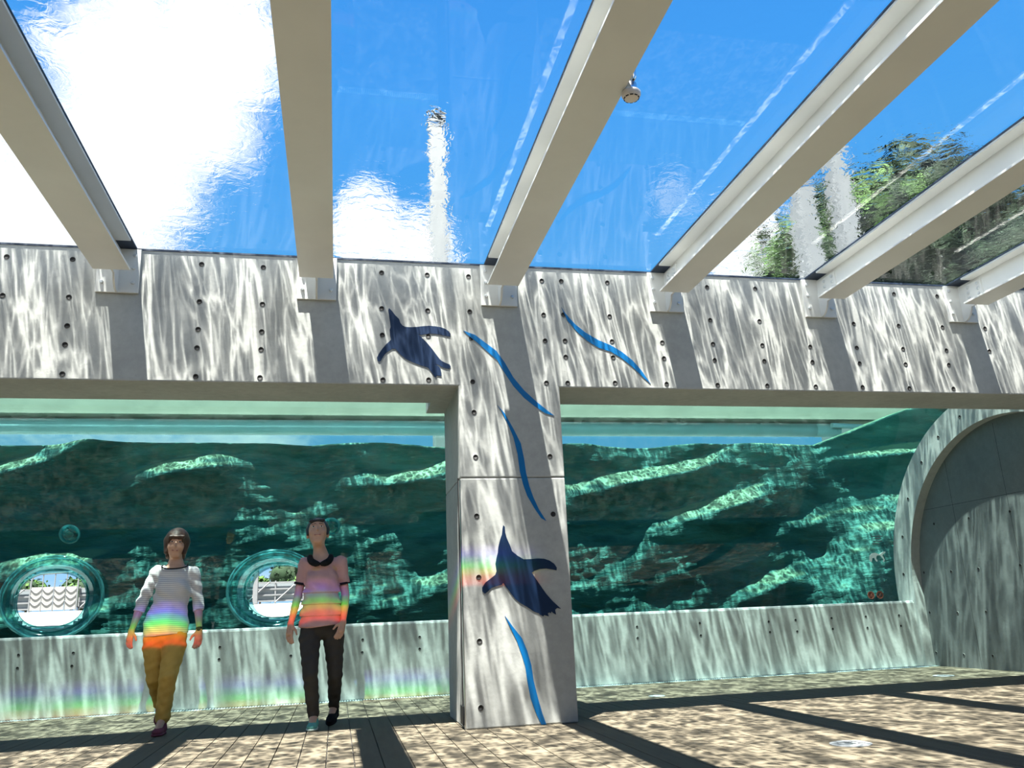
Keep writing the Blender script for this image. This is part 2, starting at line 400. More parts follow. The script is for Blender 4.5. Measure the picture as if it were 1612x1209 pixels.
# low wall in front of the tank
YW = 10.22
lw = MB().box(XL, XR, YW, 10.62, 0.0, 0.81, 0.008).build('wall_back', 'concrete'); tag(lw, kind='structure')
TL = [(-3.317,0.654),(-3.313,0.52),(-2.777,0.65),(-2.779,0.515),(-1.269,0.64),(-1.271,0.511),(-0.497,0.513),(0.302,0.651),(0.298,0.512),(0.96,0.653),(0.958,0.519),(3.641,0.657),(3.638,0.523),(4.473,0.666),(4.472,0.518),(5.415,0.646),(5.416,0.518),(5.793,0.652),(5.796,0.51),(6.307,0.656),(6.304,0.52),(6.806,0.655),(6.806,0.513),(7.297,0.652),(7.301,0.517)]
for x, z in TL: tie_hole(lw, (x, YW - 0.0002, z), (0, 0, 0), 0.6)
b = MB(); b.box(XL, 7.54, YW + .004, YW + .05, 0.808, 0.832, .004); so = b.build('trim_1', 'sealant'); tag(so, kind='structure')
# drain channel at its foot
dr = MB().box(XL, XR, 10.085, 10.215, -0.01, 0.002).build('trim_2', 'grate'); tag(dr, kind='structure')
b = MB(); x = -4.2
while x < 7.6: b.box(x, x + .012, 10.10, 10.20, 0.002, 0.004); x += 0.03
o = b.build('drain_slots', 'gasket', dr); tag(o, kind='stuff')

# right wall, arch rib, rear and left walls
_wo = [(YR, 0.0), (10.55, 0.0), (10.55, .8)] + [(8.27 + 2.30*math.cos(math.radians(a)), 1.0 + 2.30*math.sin(math.radians(a))) for a in range(-4, 109, 4)] + [(YB, 3.945), (YR, 3.945)]
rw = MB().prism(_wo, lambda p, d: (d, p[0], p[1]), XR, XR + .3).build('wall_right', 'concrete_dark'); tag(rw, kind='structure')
for y, z in [(9.728,1.791),(10.083,1.187),(9.568,1.171),(9.087,1.174),(8.424,1.174),(10.103,0.672),(9.585,0.66),(9.093,0.667),(10.11,0.165),(9.604,0.153),(9.115,0.159),(9.09,1.79),(8.42,1.79)]:
    tie_hole(rw, (XR - 0.0002, y, z), (0, 0, -math.pi/2), 0.7)
b = MB()
for y in (9.33, 8.42): b.box(XR - .001, XR, y - .002, y + .002, 0, 2.85)
for z in (1.99,): b.box(XR - .001, XR, 7.6, 9.9, z - .002, z + .002)
b.build('form_joint', 'hole', rw)
AC = (8.27, 1.0); R_IN, R_V = 1.895, 2.25
def arc(r, a0, a1, n): return [(AC[0] + r*math.cos(math.radians(a0 + (a1-a0)*i/n)), AC[1] + r*math.sin(math.radians(a0 + (a1-a0)*i/n))) for i in range(n+1)]
b = MB(); ii = [(AC[0] + R_IN, 0.0)] + arc(R_IN, 0, 112, 48); oo = [(AC[0] + R_V + .008, 0.0)] + arc(R_V + .008, 0, 112, 48)
for x0_, x1_ in ((7.55, XR),):
    n = len(ii); v = [(x0_, p[0], p[1]) for p in ii] + [(x0_, p[0], p[1]) for p in oo] + [(x1_, p[0], p[1]) for p in ii] + [(x1_, p[0], p[1]) for p in oo]
    f = []
    for i in range(n-1):
        f += [(i, i+1, n+i+1, n+i), (2*n+i, 3*n+i, 3*n+i+1, 2*n+i+1), (i, 2*n+i, 2*n+i+1, i+1), (n+i, n+i+1, 3*n+i+1, 3*n+i)]
    f += [(0, n, 3*n, 2*n), (n-1, 3*n-1, 4*n-1, 2*n-1)]
    b.add(v, f)
rib = b.build('arch_rib', 'concrete', rw, False)
for a in (5, 19, 34, 50, 63, 76, 90):
    r = 2.07; tie_hole(rib, (7.55 - 0.0002, AC[0] + r*math.cos(math.radians(a)), AC[1] + r*math.sin(math.radians(a))), (0, 0, -math.pi/2))
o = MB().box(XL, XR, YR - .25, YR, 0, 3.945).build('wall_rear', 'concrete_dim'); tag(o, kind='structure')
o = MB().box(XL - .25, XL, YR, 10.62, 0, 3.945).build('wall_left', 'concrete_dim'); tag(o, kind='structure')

# glass ceiling: one pane per bay
ceil = empty('ceiling', (0, 0, Z_ROOF)); tag(ceil, kind='structure')
Y_GL = -0.22          # the glass begins here; unseen slab behind it added to cut bounce light
sl_ = MB().box(XL - .25, XR + .3, YR - .25, Y_GL - .05, Z_ROOF, 4.24).build('light_block_slab', 'concrete_dim'); tag(sl_, kind='structure')
edges = [XL] + BEAM_X + [XR]
for a, c in zip(edges[:-1], edges[1:]):
    me = bpy.data.meshes.new('pane'); w = c - a
    me.from_pydata([(0.004, Y_GL, 0), (w - .004, Y_GL, 0), (w - .004, Y0 + .05, 0), (0.004, Y0 + .05, 0)], [], [(0, 3, 2, 1)])
    o = link('pane', me, 'acrylic', ceil); o.location = (a, 0, 0)
# water lying on the roof and over the tank
me = bpy.data.meshes.new('roof_water')
me.from_pydata([(XL - .5, Y_GL - .05, 0), (12, Y_GL - .05, 0), (12, 13.55, 0), (XL - .5, 13.55, 0)], [], [(0, 3, 2, 1)])
rwt = link('roof_water', me, 'roof_water'); rwt.location = (0, 0, 4.25)
tag(rwt, 'clear rippling water spread over the glass roof', 'water', kind='stuff')

# ------------------------------------------------------------------ steel beams
def make_beam():
    r = empty('steel_beam', (BEAM_X[0], Y0, 3.657))
    ye, yf = 6.717 - Y0, YR - Y0
    MB().box(-.14, .14, yf, ye, 0.0, 0.018, .002).build('bottom_flange', 'white_steel', r)
    MB().box(-.125, .125, yf, ye, 0.258, 0.276, .002).build('top_flange', 'white_steel', r)
    w = MB().box(-.007, .007, yf, ye, 0.018, 0.258).build('web', 'white_steel', r)
    b = MB(); b.box(-.129, .129, yf, -.006, 0.276, 0.2895); b.build('gasket', 'gasket', r)
    # end connection: plate on the concrete, gusset under the flange, splice plates with bolts
    pl = MB().box(-.166, .166, -.024, -.001, 3.540-3.657, 3.930-3.657, .001).build('bearing_plate', 'white_steel', r)
    out_ = [(-.024, -.117), (-.045, -.117)] + [(-.045 - .10*math.sin(t)**1.0*0.55 - .06*(t/1.57), -.117 + .117*(1-math.cos(t))) for t in [1.57*i/8 for i in range(1, 9)]] + [(ye, 0.0), (ye, .258), (-.024, .258)]
    MB().prism(out_, lambda p, d: (d, p[0], p[1]), -.008, .008).build('gusset', 'white_steel', r)
    sp = MB()
    for s in (-1, 1): sp.box(s*.008, s*.018, ye - .13, ye + .10, .045, .23, .001)
    sp.build('splice_plate', 'white_steel', r)
    bo = None
    def bolt(loc, ax):
        nonlocal bo
        if bo is None:
            q = MB().lathe([(.0165, 0), (.0165, .006), (.013, .014), (.011, .016)], (0, 0, 0), 'Z', 8).build('bolt', 'bolt_steel', r); bo = q.data
        else: q = link('bolt', bo, None, r)
        q.location = loc
        q.rotation_euler = {'x': (0, math.radians(90), 0), '-x': (0, math.radians(-90), 0), '-y': (math.radians(90), 0, 0)}[ax]
    for s, ax in ((-1, '-x'), (1, 'x')):
        for y in (ye - .085, ye + .045):
            for z in (.085, .14, .195): bolt((s*.018, y, z), ax)
    for x in (-.12, .12):
        for z in (-.03, .10, .215): bolt((x, -.024, z), '-y')
    return r
beam0 = make_beam()
order = ['first steel roof beam, outermost on the left outside the view', 'white steel roof beam slanting across the upper left corner',
         'white steel roof beam running straight down, second from the left', 'white steel roof beam carrying the smoke detector',
         'white steel roof beam just right of the one with the detector', 'white steel roof beam second from the right edge',
         'white steel roof beam at the right edge, the shortest in view']
tag(beam0, order[0], 'beam', 'roof beams')
for k in range(1, len(BEAM_X)):
    o = copy_tree(beam0, None, (BEAM_X[k] - BEAM_X[0], 0, 0)); o['label'] = order[k]

# ------------------------------------------------------------------ tank
PORT = [dict(x=-3.13, kx=-0.298, z=1.25), dict(x=-0.718, kx=-0.030, z=1.258)]
def port_c(p, y): return p['x'] + p['kx']*(y - 10.5), p['z'] + .026*(y - 10.5)
def port_r(y):
    if y < 11.6: return .47 + (0.388 - .47)*(y - 10.45)/(11.6 - 10.45)
    return .388*(y/11.6)
RZ = 0.85
# acrylic vault
vault = empty('window_1', (0, 10.5, .82)); tag(vault, kind='structure')
def vault_pane(xa, xb):
    nx = max(2, int((xb - xa)/.06)); angs = [-4.6 + (107 + 4.6)*i/60 for i in range(61)]
    v = []; f = []
    for a in angs:
        y = AC[0] + R_V*math.cos(math.radians(a)); z = AC[1] + R_V*math.sin(math.radians(a))
        for i in range(nx+1): v.append((xa + (xb-xa)*i/nx, y - 10.5, z - .82))
    for j in range(60):
        for i in range(nx):
            q = (j*(nx+1)+i, j*(nx+1)+i+1, (j+1)*(nx+1)+i+1, (j+1)*(nx+1)+i)
            cx = sum(v[t][0] for t in q)/4; cz = sum(v[t][2] for t in q)/4 + .82
            if cz < 1.9 and any(((cx-p['x'])/.50)**2 + ((cz-p['z'])/(.50*RZ))**2 < 1 for p in PORT): continue
            f.append(q)
    me = bpy.data.meshes.new('pane'); me.from_pydata(v, [], f)
    return link('pane', me, 'acrylic_tank', vault, True)
vault_pane(XL, 1.445); vault_pane(1.452, 7.56)

# portholes
def ring_pts(p, y, r, e=2.0, n=48):
    cx, cz = port_c(p, y); o = []
    for k in range(n):
        w = 2*math.pi*k/n; c, s = math.cos(w), math.sin(w)
        o.append((cx + r*math.copysign(abs(c)**(2/e), c), y, cz + r*RZ*math.copysign(abs(s)**(2/e), s)))
    return o
def sweep(p, prof, name, mat, parent, n=48, loc=(0,0,0)):
    v = []; f = []
    for y, r, e in prof: v += [(a-loc[0], b_-loc[1], c-loc[2]) for a, b_, c in ring_pts(p, y, r, e, n)]
    for i in range(len(prof)-1):
        for k in range(n):
            k2 = (k+1) % n; f.append((i*n+k, i*n+k2, (i+1)*n+k2, (i+1)*n+k))
    return MB().add(v, f).build(name, mat, parent, True, False)
plabs = ['round porthole tunnel at the left edge, a gate seen through it', 'round porthole tunnel partly behind the woman in pink']
for p, lb in zip(PORT, plabs):
    loc = (p['x'], 10.45, p['z'])
    r = empty('porthole', loc); tag(r, lb, 'porthole', 'portholes in the tank window')
    sweep(p, [(10.42, .545, 2), (10.40, .535, 2), (10.40, .515, 2), (10.44, .51, 2), (10.52, .50, 2)], 'outer_ring', 'porthole_acrylic', r, 48, loc)
    sweep(p, [(10.46, .51, 2), (10.47, .47, 2), (10.49, .46, 2), (10.62, .452, 2), (10.63, .435, 2.05)], 'step_ring', 'porthole_shade', r, 48, loc)
    sweep(p, [(10.63, .44, 2.05), (11.0, .425, 2.1), (11.35, .41, 2.25)], 'tube', 'porthole_shade', r, 48, loc)
    sweep(p, [(11.35, .415, 2.25), (11.36, .40, 2.3), (11.6, .388, 2.4), (11.64, .40, 2.4), (13.8, .388*13.8/11.6, 2.4)], 'far_tube', 'porthole_shade', r, 48, loc)

# rock wall of the tank (height field leaning and stepped in slanting strata)
def rock_y(x, z):
    wob = 0.30*math.sin(x*0.50 + 0.4) + 0.28*mnoise.noise((x*0.42, z*0.5, 3.1))
    q = z - 0.16*x + wob
    per = 0.78 + 0.12*mnoise.noise((x*.3, 7.7, 0))
    s = (q/per) % 1.0
    k = math.floor(q/per)
    m = mnoise.noise((x*0.55 + k*5.3, k*3.7, 1.0)) + 0.35*max(0.0, (z - 2.3))
    amp = 0.03 + 0.30*max(0.0, min(1.0, m*1.6 - .05))
    saw = s/0.70 if s < 0.70 else (1-s)/0.30
    y = 12.72 + 0.025*(z-2.0) - amp*saw
    y += 0.20*mnoise.fractal((x*0.5, z*0.7, 5.0), 1.0, 2.0, 3) + 0.055*mnoise.fractal((x*1.6 - z*.5, z*3.6, 2.0), 0.85, 2.0, 5)
    # right-hand buttress coming forward
    b = math.exp(-((x - 8.7 - 0.6*(z-1.5))/0.60)**2)
    y -= 0.38*b*max(0.0, min(1.0, (3.1 - z)/1.2))
    y -= 0.9*max(0.0, min(1.0, (x - 9.2)/2.0))
    return max(11.68, y)
def rock_top(x):
    t = 3.445 + 0.05*mnoise.noise((x*.9, 0.3, 0))
    if x > 8.0: t += (x-8.0)*0.36
    return min(t, 4.2)
nx, nz = 330, 110; v = []; f = []
for j in range(nz+1):
    for i in range(nx+1):
        x = -6.5 + 18.2*i/nx; zt = rock_top(x); z = 0.3 + (zt - .3)*j/nz
        v.append((x, rock_y(x, z), z))
base = (nx+1)*(nz+1)
for i in range(nx+1):           # top shelf running back
    x = -6.5 + 18.2*i/nx; v.append((x, 13.5, rock_top(x) + .02))
for j in range(nz):
    for i in range(nx):
        q = (j*(nx+1)+i, j*(nx+1)+i+1, (j+1)*(nx+1)+i+1, (j+1)*(nx+1)+i)
        cx = sum(v[t][0] for t in q)/4; cy = sum(v[t][1] for t in q)/4; cz = sum(v[t][2] for t in q)/4
        hit = False
        for p in PORT:
            a, c = port_c(p, cy); rr = port_r(cy) + .03
            if (abs(cx-a)/rr)**2.4 + (abs(cz-c)/(rr*RZ))**2.4 < 1: hit = True
        if not hit: f.append(q)
for i in range(nx): f.append((nz*(nx+1)+i, nz*(nx+1)+i+1, base+i+1, base+i))
me = bpy.data.meshes.new('rock_wall'); me.from_pydata(v, [], f)
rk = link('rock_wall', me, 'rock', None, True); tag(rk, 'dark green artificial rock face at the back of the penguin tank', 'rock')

# water body (absorbing), portholes cut out
prof = arc(R_V + .012, 106, -4.4, 60) + [(10.7, 0.35), (13.52, 0.35), (13.52, 4.24), (7.62, 4.24)]
wb = MB().prism(prof, lambda p, d: (d, p[0], p[1]), XL + .05, 11.9).build('tank_water', 'tank_water')
cut = []
for p in PORT:
    rows = [(10.2, .56), (10.62, .49), (11.6, .42), (13.9, .42*13.9/11.6)]
    vv = []; ff = []; n = 32
    for y, r in rows: vv += ring_pts(p, y, r, 2.2, n)
    for i in range(len(rows)-1):
        for k in range(n):
            k2 = (k+1) % n; ff.append((i*n+k, i*n+k2, (i+1)*n+k2, (i+1)*n+k))
    ff += [tuple(range(n))[::-1], tuple((len(rows)-1)*n+k for k in range(n))]
    c = MB().add(vv, ff).build('cut', None); cut.append(c)
    md = wb.modifiers.new('cut', 'BOOLEAN'); md.operation = 'DIFFERENCE'; md.object = c; md.solver = 'EXACT'
dg = bpy.context.evaluated_depsgraph_get()
nm = bpy.data.meshes.new_from_object(wb.evaluated_get(dg)); wb.modifiers.clear(); wb.data = nm
for c in cut: bpy.data.objects.remove(c)
tag(wb, 'teal water filling the tank behind the curved window', 'water', kind='stuff')

# above the tank: pipe, deck, posts
pp = empty('overflow_pipe', (0, 14.2, 4.058)); tag(pp, 'long horizontal pale pipe above the tank rocks with strapped end', 'pipe')
MB().tube([(-8, 0, 0), (9.15, 0, 0)], .13, 24).build('pipe_run', 'pipe_paint', pp, True)
b = MB(); b.tube([(8.95, 0, 0), (9.45, 0, 0)], .134, 24); b.build('collar', 'pipe_paint', pp)
for xx in (9.75, 10.0):
    pts = [(xx + .25*math.sin(t*.5), -.22*math.cos(t), .085*math.sin(t) - .02) for t in [i*.25 - .9 for i in range(9)]]
    MB().tube(pts, .045, 8).build('strap', 'pipe_paint', pp)
MB().tube([(9.2, -.2, .05), (10.6, -.2, .0), (11.8, -.2, .1)], .05, 8).build('rail', 'pipe_paint', pp)
dk = MB().box(-9, 13, 13.9, 14.45, 4.195, 5.30, .01).build('walkway_deck', 'deck_pale'); tag(dk, 'pale walkway deck edge above the tank', 'deck')
for (xa, xb, zt, lb) in [(1.70, 2.02, 11.5, 'tall grey post seen through the roof left of the detector beam'), (9.72, 10.15, 10.9, 'grey post seen through the roof, left of the pair by the trees'), (10.72, 11.12, 12.2, 'grey post seen through the roof, right of the pair by the trees')]:
    cx = (xa+xb)/2; hw = (xb-xa)/2
    r = empty('post', (cx, 15.0, 0.98)); tag(r, lb, 'post', 'posts above the tank')
    MB().box(-hw, hw, -hw, hw, 0, zt-.98, .02).build('shaft', 'post_grey', r)
    MB().box(-hw-.03, hw+.03, -hw-.03, hw+.03, 0, .12, .01).build('base_plate', 'post_grey', r)
    MB().box(-hw-.02, hw+.02, -hw-.02, hw+.02, zt-.98, zt-.98+.05, .01).build('cap', 'post_grey', r)

# ================================================================== WALL ART (flat painted boards standing a little off the wall)
PA=[(0.41,3.489),(0.435,3.464),(0.463,3.425),(0.497,3.39),(0.509,3.354),(0.527,3.331),(0.552,3.318),(0.601,3.317),(0.651,3.321),(0.701,3.329),(0.757,3.335),(0.814,3.332),(0.864,3.325),(0.907,3.309),(0.935,3.288),(0.949,3.265),(0.944,3.238),(0.913,3.243),(0.862,3.254),(0.812,3.262),(0.762,3.262),(0.719,3.255),(0.684,3.247),(0.663,3.257),(0.7,3.218),(0.737,3.18),(0.773,3.135),(0.81,3.084),(0.846,3.033),(0.865,3.014),(0.902,2.995),(0.933,2.983),(0.945,2.964),(0.929,2.941),(0.898,2.946),(0.864,2.959),(0.836,2.977),(0.808,2.983),(0.836,2.964),(0.854,2.942),(0.862,2.904),(0.862,2.875),(0.838,2.878),(0.822,2.88),(0.813,2.861),(0.797,2.874),(0.776,2.909),(0.752,2.943),(0.728,2.956),(0.685,2.968),(0.636,2.986),(0.593,3.004),(0.55,3.026),(0.514,3.057),(0.483,3.092),(0.465,3.113),(0.441,3.115),(0.404,3.09),(0.371,3.06),(0.353,3.028),(0.341,3.002),(0.325,2.993),(0.312,3.004),(0.307,3.03),(0.319,3.059),(0.343,3.098),(0.374,3.141),(0.41,3.178),(0.427,3.197),(0.419,3.236),(0.416,3.288),(0.424,3.315),(0.419,3.361),(0.41,3.42),(0.403,3.469)]
PB=[(1.359,1.58),(1.373,1.568),(1.373,1.524),(1.386,1.472),(1.414,1.405),(1.427,1.364),(1.471,1.327),(1.523,1.296),(1.585,1.296),(1.646,1.299),(1.7,1.295),(1.745,1.279),(1.783,1.252),(1.804,1.219),(1.801,1.197),(1.765,1.205),(1.711,1.215),(1.657,1.212),(1.611,1.199),(1.587,1.185),(1.608,1.151),(1.651,1.085),(1.701,1.011),(1.751,0.952),(1.794,0.911),(1.822,0.885),(1.79,0.893),(1.77,0.88),(1.777,0.84),(1.749,0.856),(1.739,0.87),(1.734,0.853),(1.723,0.859),(1.707,0.854),(1.714,0.829),(1.676,0.841),(1.668,0.83),(1.639,0.846),(1.632,0.857),(1.595,0.869),(1.536,0.91),(1.478,0.944),(1.434,0.981),(1.399,1.029),(1.37,1.069),(1.342,1.109),(1.33,1.095),(1.289,1.086),(1.243,1.073),(1.213,1.046),(1.186,1.027),(1.165,1.047),(1.165,1.076),(1.193,1.117),(1.238,1.148),(1.277,1.176),(1.289,1.204),(1.282,1.262),(1.293,1.313),(1.306,1.356),(1.311,1.4),(1.328,1.458),(1.345,1.502),(1.352,1.547)]
R1=[(1.064,3.299),(1.168,3.262),(1.262,3.189),(1.355,3.118),(1.428,3.01),(1.5,2.874),(1.591,2.758),(1.702,2.653),(1.795,2.576),(1.854,2.529),(1.774,2.551),(1.681,2.614),(1.588,2.69),(1.497,2.796),(1.425,2.912),(1.362,3.029),(1.278,3.106),(1.185,3.193),(1.101,3.26)]
R2=[(1.977,3.554),(2.014,3.493),(2.099,3.392),(2.195,3.313),(2.312,3.244),(2.431,3.196),(2.528,3.137),(2.625,3.057),(2.699,2.967),(2.781,2.836),(2.714,2.896),(2.629,2.986),(2.524,3.075),(2.426,3.134),(2.307,3.172),(2.209,3.231),(2.114,3.32),(2.03,3.421)]
R3=[(1.347,2.62),(1.411,2.544),(1.481,2.411),(1.541,2.28),(1.564,2.149),(1.577,2.019),(1.6,1.908),(1.632,1.808),(1.674,1.708),(1.734,1.609),(1.689,1.635),(1.637,1.717),(1.577,1.827),(1.545,1.927),(1.522,2.038),(1.509,2.186),(1.478,2.336),(1.427,2.468),(1.383,2.563)]
R4=[(1.346,0.849),(1.413,0.754),(1.48,0.668),(1.52,0.568),(1.55,0.451),(1.562,0.337),(1.591,0.206),(1.62,0.093),(1.65,-0.007),(1.61,-0.005),(1.568,0.096),(1.53,0.21),(1.509,0.34),(1.497,0.454),(1.474,0.537),(1.435,0.654),(1.386,0.755)]
def board(outline, name, mat, label, cat, group, t=0.004, gap=0.0003):
    cx = sum(p[0] for p in outline)/len(outline); cz = sum(p[1] for p in outline)/len(outline)
    o = empty(name, (cx, Y0, cz)); tag(o, label, cat, group)
    pts = [(p[0]-cx, p[1]-cz) for p in outline]
    n = len(pts); v = [(p[0], -gap-t, p[1]) for p in pts] + [(p[0], -gap, p[1]) for p in pts]
    tri = tessellate_polygon([[Vector((p[0], p[1], 0)) for p in pts]])
    f = [tuple(t_) for t_ in tri] + [(t_[2]+n, t_[1]+n, t_[0]+n) for t_ in tri] + [(i, (i+1) % n, n+(i+1) % n, n+i) for i in range(n)]
    MB().add(v, f).build('panel', mat, o)
    return o
board(PA, 'penguin_cutout', 'penguin_blue', 'dark blue swimming penguin silhouette on the header wall', 'wall art', 'penguin silhouettes')
board(PB, 'penguin_cutout', 'penguin_blue', 'dark blue swimming penguin silhouette on the column', 'wall art', 'penguin silhouettes')
R4 = [(x, max(z, 0.003)) for x, z in R4]
board(R1, 'ribbon_cutout', 'ribbon_blue', 'bright blue ribbon stripe crossing from header wall onto column top', 'wall art', 'blue ribbons')
board(R2, 'ribbon_cutout', 'ribbon_blue', 'bright blue ribbon stripe on the header right of the column', 'wall art', 'blue ribbons')
board(R3, 'ribbon_cutout', 'ribbon_blue', 'bright blue ribbon stripe just above the column penguin', 'wall art', 'blue ribbons')
board(R4, 'ribbon_cutout', 'ribbon_blue', 'bright blue ribbon stripe below the penguin, reaching the floor', 'wall art', 'blue ribbons')

# ------------------------------------------------------------------ smoke detector hung beside the beam
DX, DY, DZ = 1.575, 3.84, 3.64
dt_ = empty('smoke_detector', (DX, DY, DZ)); tag(dt_, 'small round smoke detector on a bent chrome pipe beside a beam', 'detector')
MB().tube([(-.17, .02, .19), (.0, .015, .20), (.03, .01, .17), (.028, 0, .11), (.0, 0, .07)], .014, 12).build('pipe', 'chrome', dt_, True)
MB().lathe([(.018, .075), (.034, .06), (.038, .02), (.040, .008)], (0, 0, 0), 'Z', 28).build('cup', 'chrome', dt_, True)
hd_ = MB().lathe([(.050, .010), (.054, .004), (.054, -.010), (.046, -.026), (.036, -.034), (.030, -.036)], (0, 0, 0), 'Z', 32).build('head', 'detector_white', dt_, True)
for k in range(10):
    w = 2*math.pi*k/10; mt = Matrix.Rotation(w, 4, 'Z')
    MB().box(.0375, .0435, -.009, .009, -.032, -.026, 0, mt).build('slot', 'black', hd_)

# ------------------------------------------------------------------ floor plates
def floor_plate(x, y, r, label):
    o = empty('floor_plate', (x, y, 0)); tag(o, label, 'floor plate', 'round floor plates')
    MB().lathe([(r, 0.0), (r, .004), (r*.93, .006), (r*.9, .005), (.001, .005)], (0, 0, 0), 'Z', 40).build('disc', 'plate', o)
    b = MB(); rr = random.Random(int(x*100))
    for k in range(9):
        xx = -.55 + k*.135
        b.box(r*xx, r*(xx+.09), r*(.18+rr.uniform(0, .1)), r*(.36+rr.uniform(0, .12)), .005, .0056)
    for k in range(7):
        xx = -.1 + k*.115
        b.box(r*xx, r*(xx+.08), r*(-.32+rr.uniform(0, .1)), r*(-.16+rr.uniform(0, .1)), .005, .0056)
    tag(b.build('print', 'black', o), kind='stuff')
floor_plate(3.118, 5.03, .125, 'pale round printed plate on the sunny floor in the foreground')
floor_plate(6.73, 8.80, .115, 'pale round plate on the floor near the arched right wall')
floor_plate(3.21, 8.57, .085, 'small pale round plate on the floor right of the column')

# ------------------------------------------------------------------ things stuck on the tank window
def on_vault(z, r=R_V - .008):
    s = (z - AC[1])/r; a = math.asin(s); return AC[0] + r*math.cos(a), math.degrees(a)
def fitting(x, z, label):
    y, a = on_vault(z, R_V - .012); o = empty('round_fitting', (x, y, z)); o.rotation_euler = (math.radians(a), 0, 0)
    tag(o, label, 'window fitting', 'round clear fittings on the tank window')
    MB().lathe([(.095, .012), (.110, .010), (.112, .0), (.108, -.006), (.094, -.006), (.090, .0), (.090, .012)], (0, 0, 0), 'Y', 32).build('rim', 'porthole_acrylic', o, True)
    MB().lathe([(.089, .004), (.07, -.004), (.03, -.010), (.005, -.011)], (0, 0, 0), 'Y', 28).build('dome', 'clear_disc', o, True)
    MB().lathe([(.045, .004), (.047, -.012), (.035, -.014), (.03, -.01)], (0, 0, 0), 'Y', 20).build('hub', 'porthole_acrylic', o, True)
fitting(-2.96, 1.93, 'small clear round fitting on the window above the left porthole')
fitting(-0.08, 1.96, 'small clear round fitting on the window behind the dark-haired woman')
st_out = [(-.125,-.02),(-.12,.03),(-.085,.06),(-.03,.068),(.0,.055),(.03,.045),(.055,.06),(.08,.075),(.125,.08),(.12,.06),(.09,.045),(.075,.03),(.095,.0),(.11,-.03),(.095,-.06),(.08,-.06),(.09,-.025),(.06,.005),(.04,.03),(.0,.03),(-.015,.02),(-.02,-.01),(.0,-.045),(-.015,-.055),(-.04,-.03),(-.05,.0),(-.08,-.005),(-.09,-.05),(-.11,-.055)]
y, a = on_vault(1.42)
o = MB().prism(st_out, lambda p, d: (p[0], d, p[1]), -.004, 0).build('window_sticker', 'sticker_white'); o.location = (7.285, y - .002, 1.42); o.rotation_euler = (math.radians(a), 0, 0)
tag(o, 'small white animal-shaped sticker at the right end of the tank window', 'sticker')
y, a = on_vault(1.70)
o = empty('text_sticker', (7.28, y - .002, 1.70)); o.rotation_euler = (math.radians(a), 0, 0); tag(o, 'faint dark lines of lettering above the white animal sticker', 'sticker')
for k, (w, x_) in enumerate(((.17, 0), (.13, .0), (.14, .01), (.10, -.02))): MB().box(x_-w/2, x_+w/2, -.003, 0, -.035*k, -.035*k + .011).build('text_line', 'fence_panel', o)
for x_, blk, lb in ((7.125, False, 'red ringed prohibition sticker on the window, left of the two'), (7.262, True, 'red ringed prohibition sticker on the window with black camera sign')):
    y, a = on_vault(.925); o = empty('prohibition_sticker', (x_, y - .002, .925)); o.rotation_euler = (math.radians(a), 0, 0); tag(o, lb, 'sticker', 'prohibition stickers')
    MB().lathe([(.040, 0), (.052, 0), (.052, -.004), (.040, -.004), (.040, 0)], (0, 0, 0), 'Y', 28).build('ring', 'red_ring', o)
    MB().box(-.044, .044, -.0045, -.001, -.005, .005, 0, Matrix.Rotation(math.radians(-45), 4, 'Y')).build('slash', 'red_ring', o)
    if blk:
        b = MB(); b.box(-.028, .028, -.003, 0, -.018, .016); b.box(-.012, .008, -.003, 0, .016, .026); b.build('camera_sign', 'black', o)
    else:
        b = MB(); b.box(-.006, .020, -.003, 0, -.02, .018); b.build('figure_sign', 'red_ring', o)

# ================================================================== OUTDOORS beyond the tank
gr = MB(); gr.add([(-70, 13.9, .95), (70, 13.9, .95), (70, 41.5, 1.86), (-70, 41.5, 1.86), (-70, 90, 2.2), (70, 90, 2.2)], [(0, 1, 2, 3), (3, 2, 5, 4)])
o = gr.build('ground', 'pavement'); tag(o, kind='structure')
GZ = 1.83
gt = empty('gate', (-11.87, 40.0, GZ)); tag(gt, 'white mesh gate with curved top seen through the left porthole', 'gate')
b = MB(); b.tube([(-.93, 0, 0), (-.93, 0, 1.25), (-.86, 0, 1.45), (-.6, 0, 1.56), (.86, 0, 1.63), (.93, 0, 1.6), (.93, 0, 0)], .035, 8); b.build('frame', 'fence_white', gt)
for k in range(3): MB().tube([(-.47 + .47*k, 0, 0), (-.47 + .47*k, 0, 1.58)], .022, 6).build('bar', 'fence_white', gt)
for k in range(4):
    x0_ = -.91 + .46*k; MB().box(x0_, x0_ + .42, -.01, .01, .05, 1.02).build('panel', 'pavement', gt)
    for j in range(3):
        pts = [(x0_ + .42*t, -.025, .95 - .26*j - .16*math.sin(math.pi*t)) for t in [i/8 for i in range(9)]]
        MB().tube(pts, .011, 5).build('scroll', 'post_grey', gt)
def fence(xa, xb, lb):
    f_ = empty('fence', ((xa+xb)/2, 40.2, GZ)); tag(f_, lb, 'fence', 'white rail fences outside')
    h = (xb-xa)/2
    MB().box(-h, h, .06, .08, .1, .92).build('sheet', 'fence_panel', f_)
    for z in (.12, .38, .64, .92): MB().box(-h, h, -.03, .02, z - .035, z + .035).build('rail', 'fence_white', f_)
    n = max(2, int((xb-xa)/1.1))
    for k in range(n + 1): MB().box(-h + 2*h*k/n - .03, -h + 2*h*k/n + .03, -.02, .06, 0, 1.0).build('fence_post', 'fence_white', f_)
    for k in range(n): MB().tube([(-h + 2*h*k/n, -.06, .05), (-h + 2*h*(k+.8)/n, -.06, .95)], .03, 6).build('brace', 'fence_white', f_)
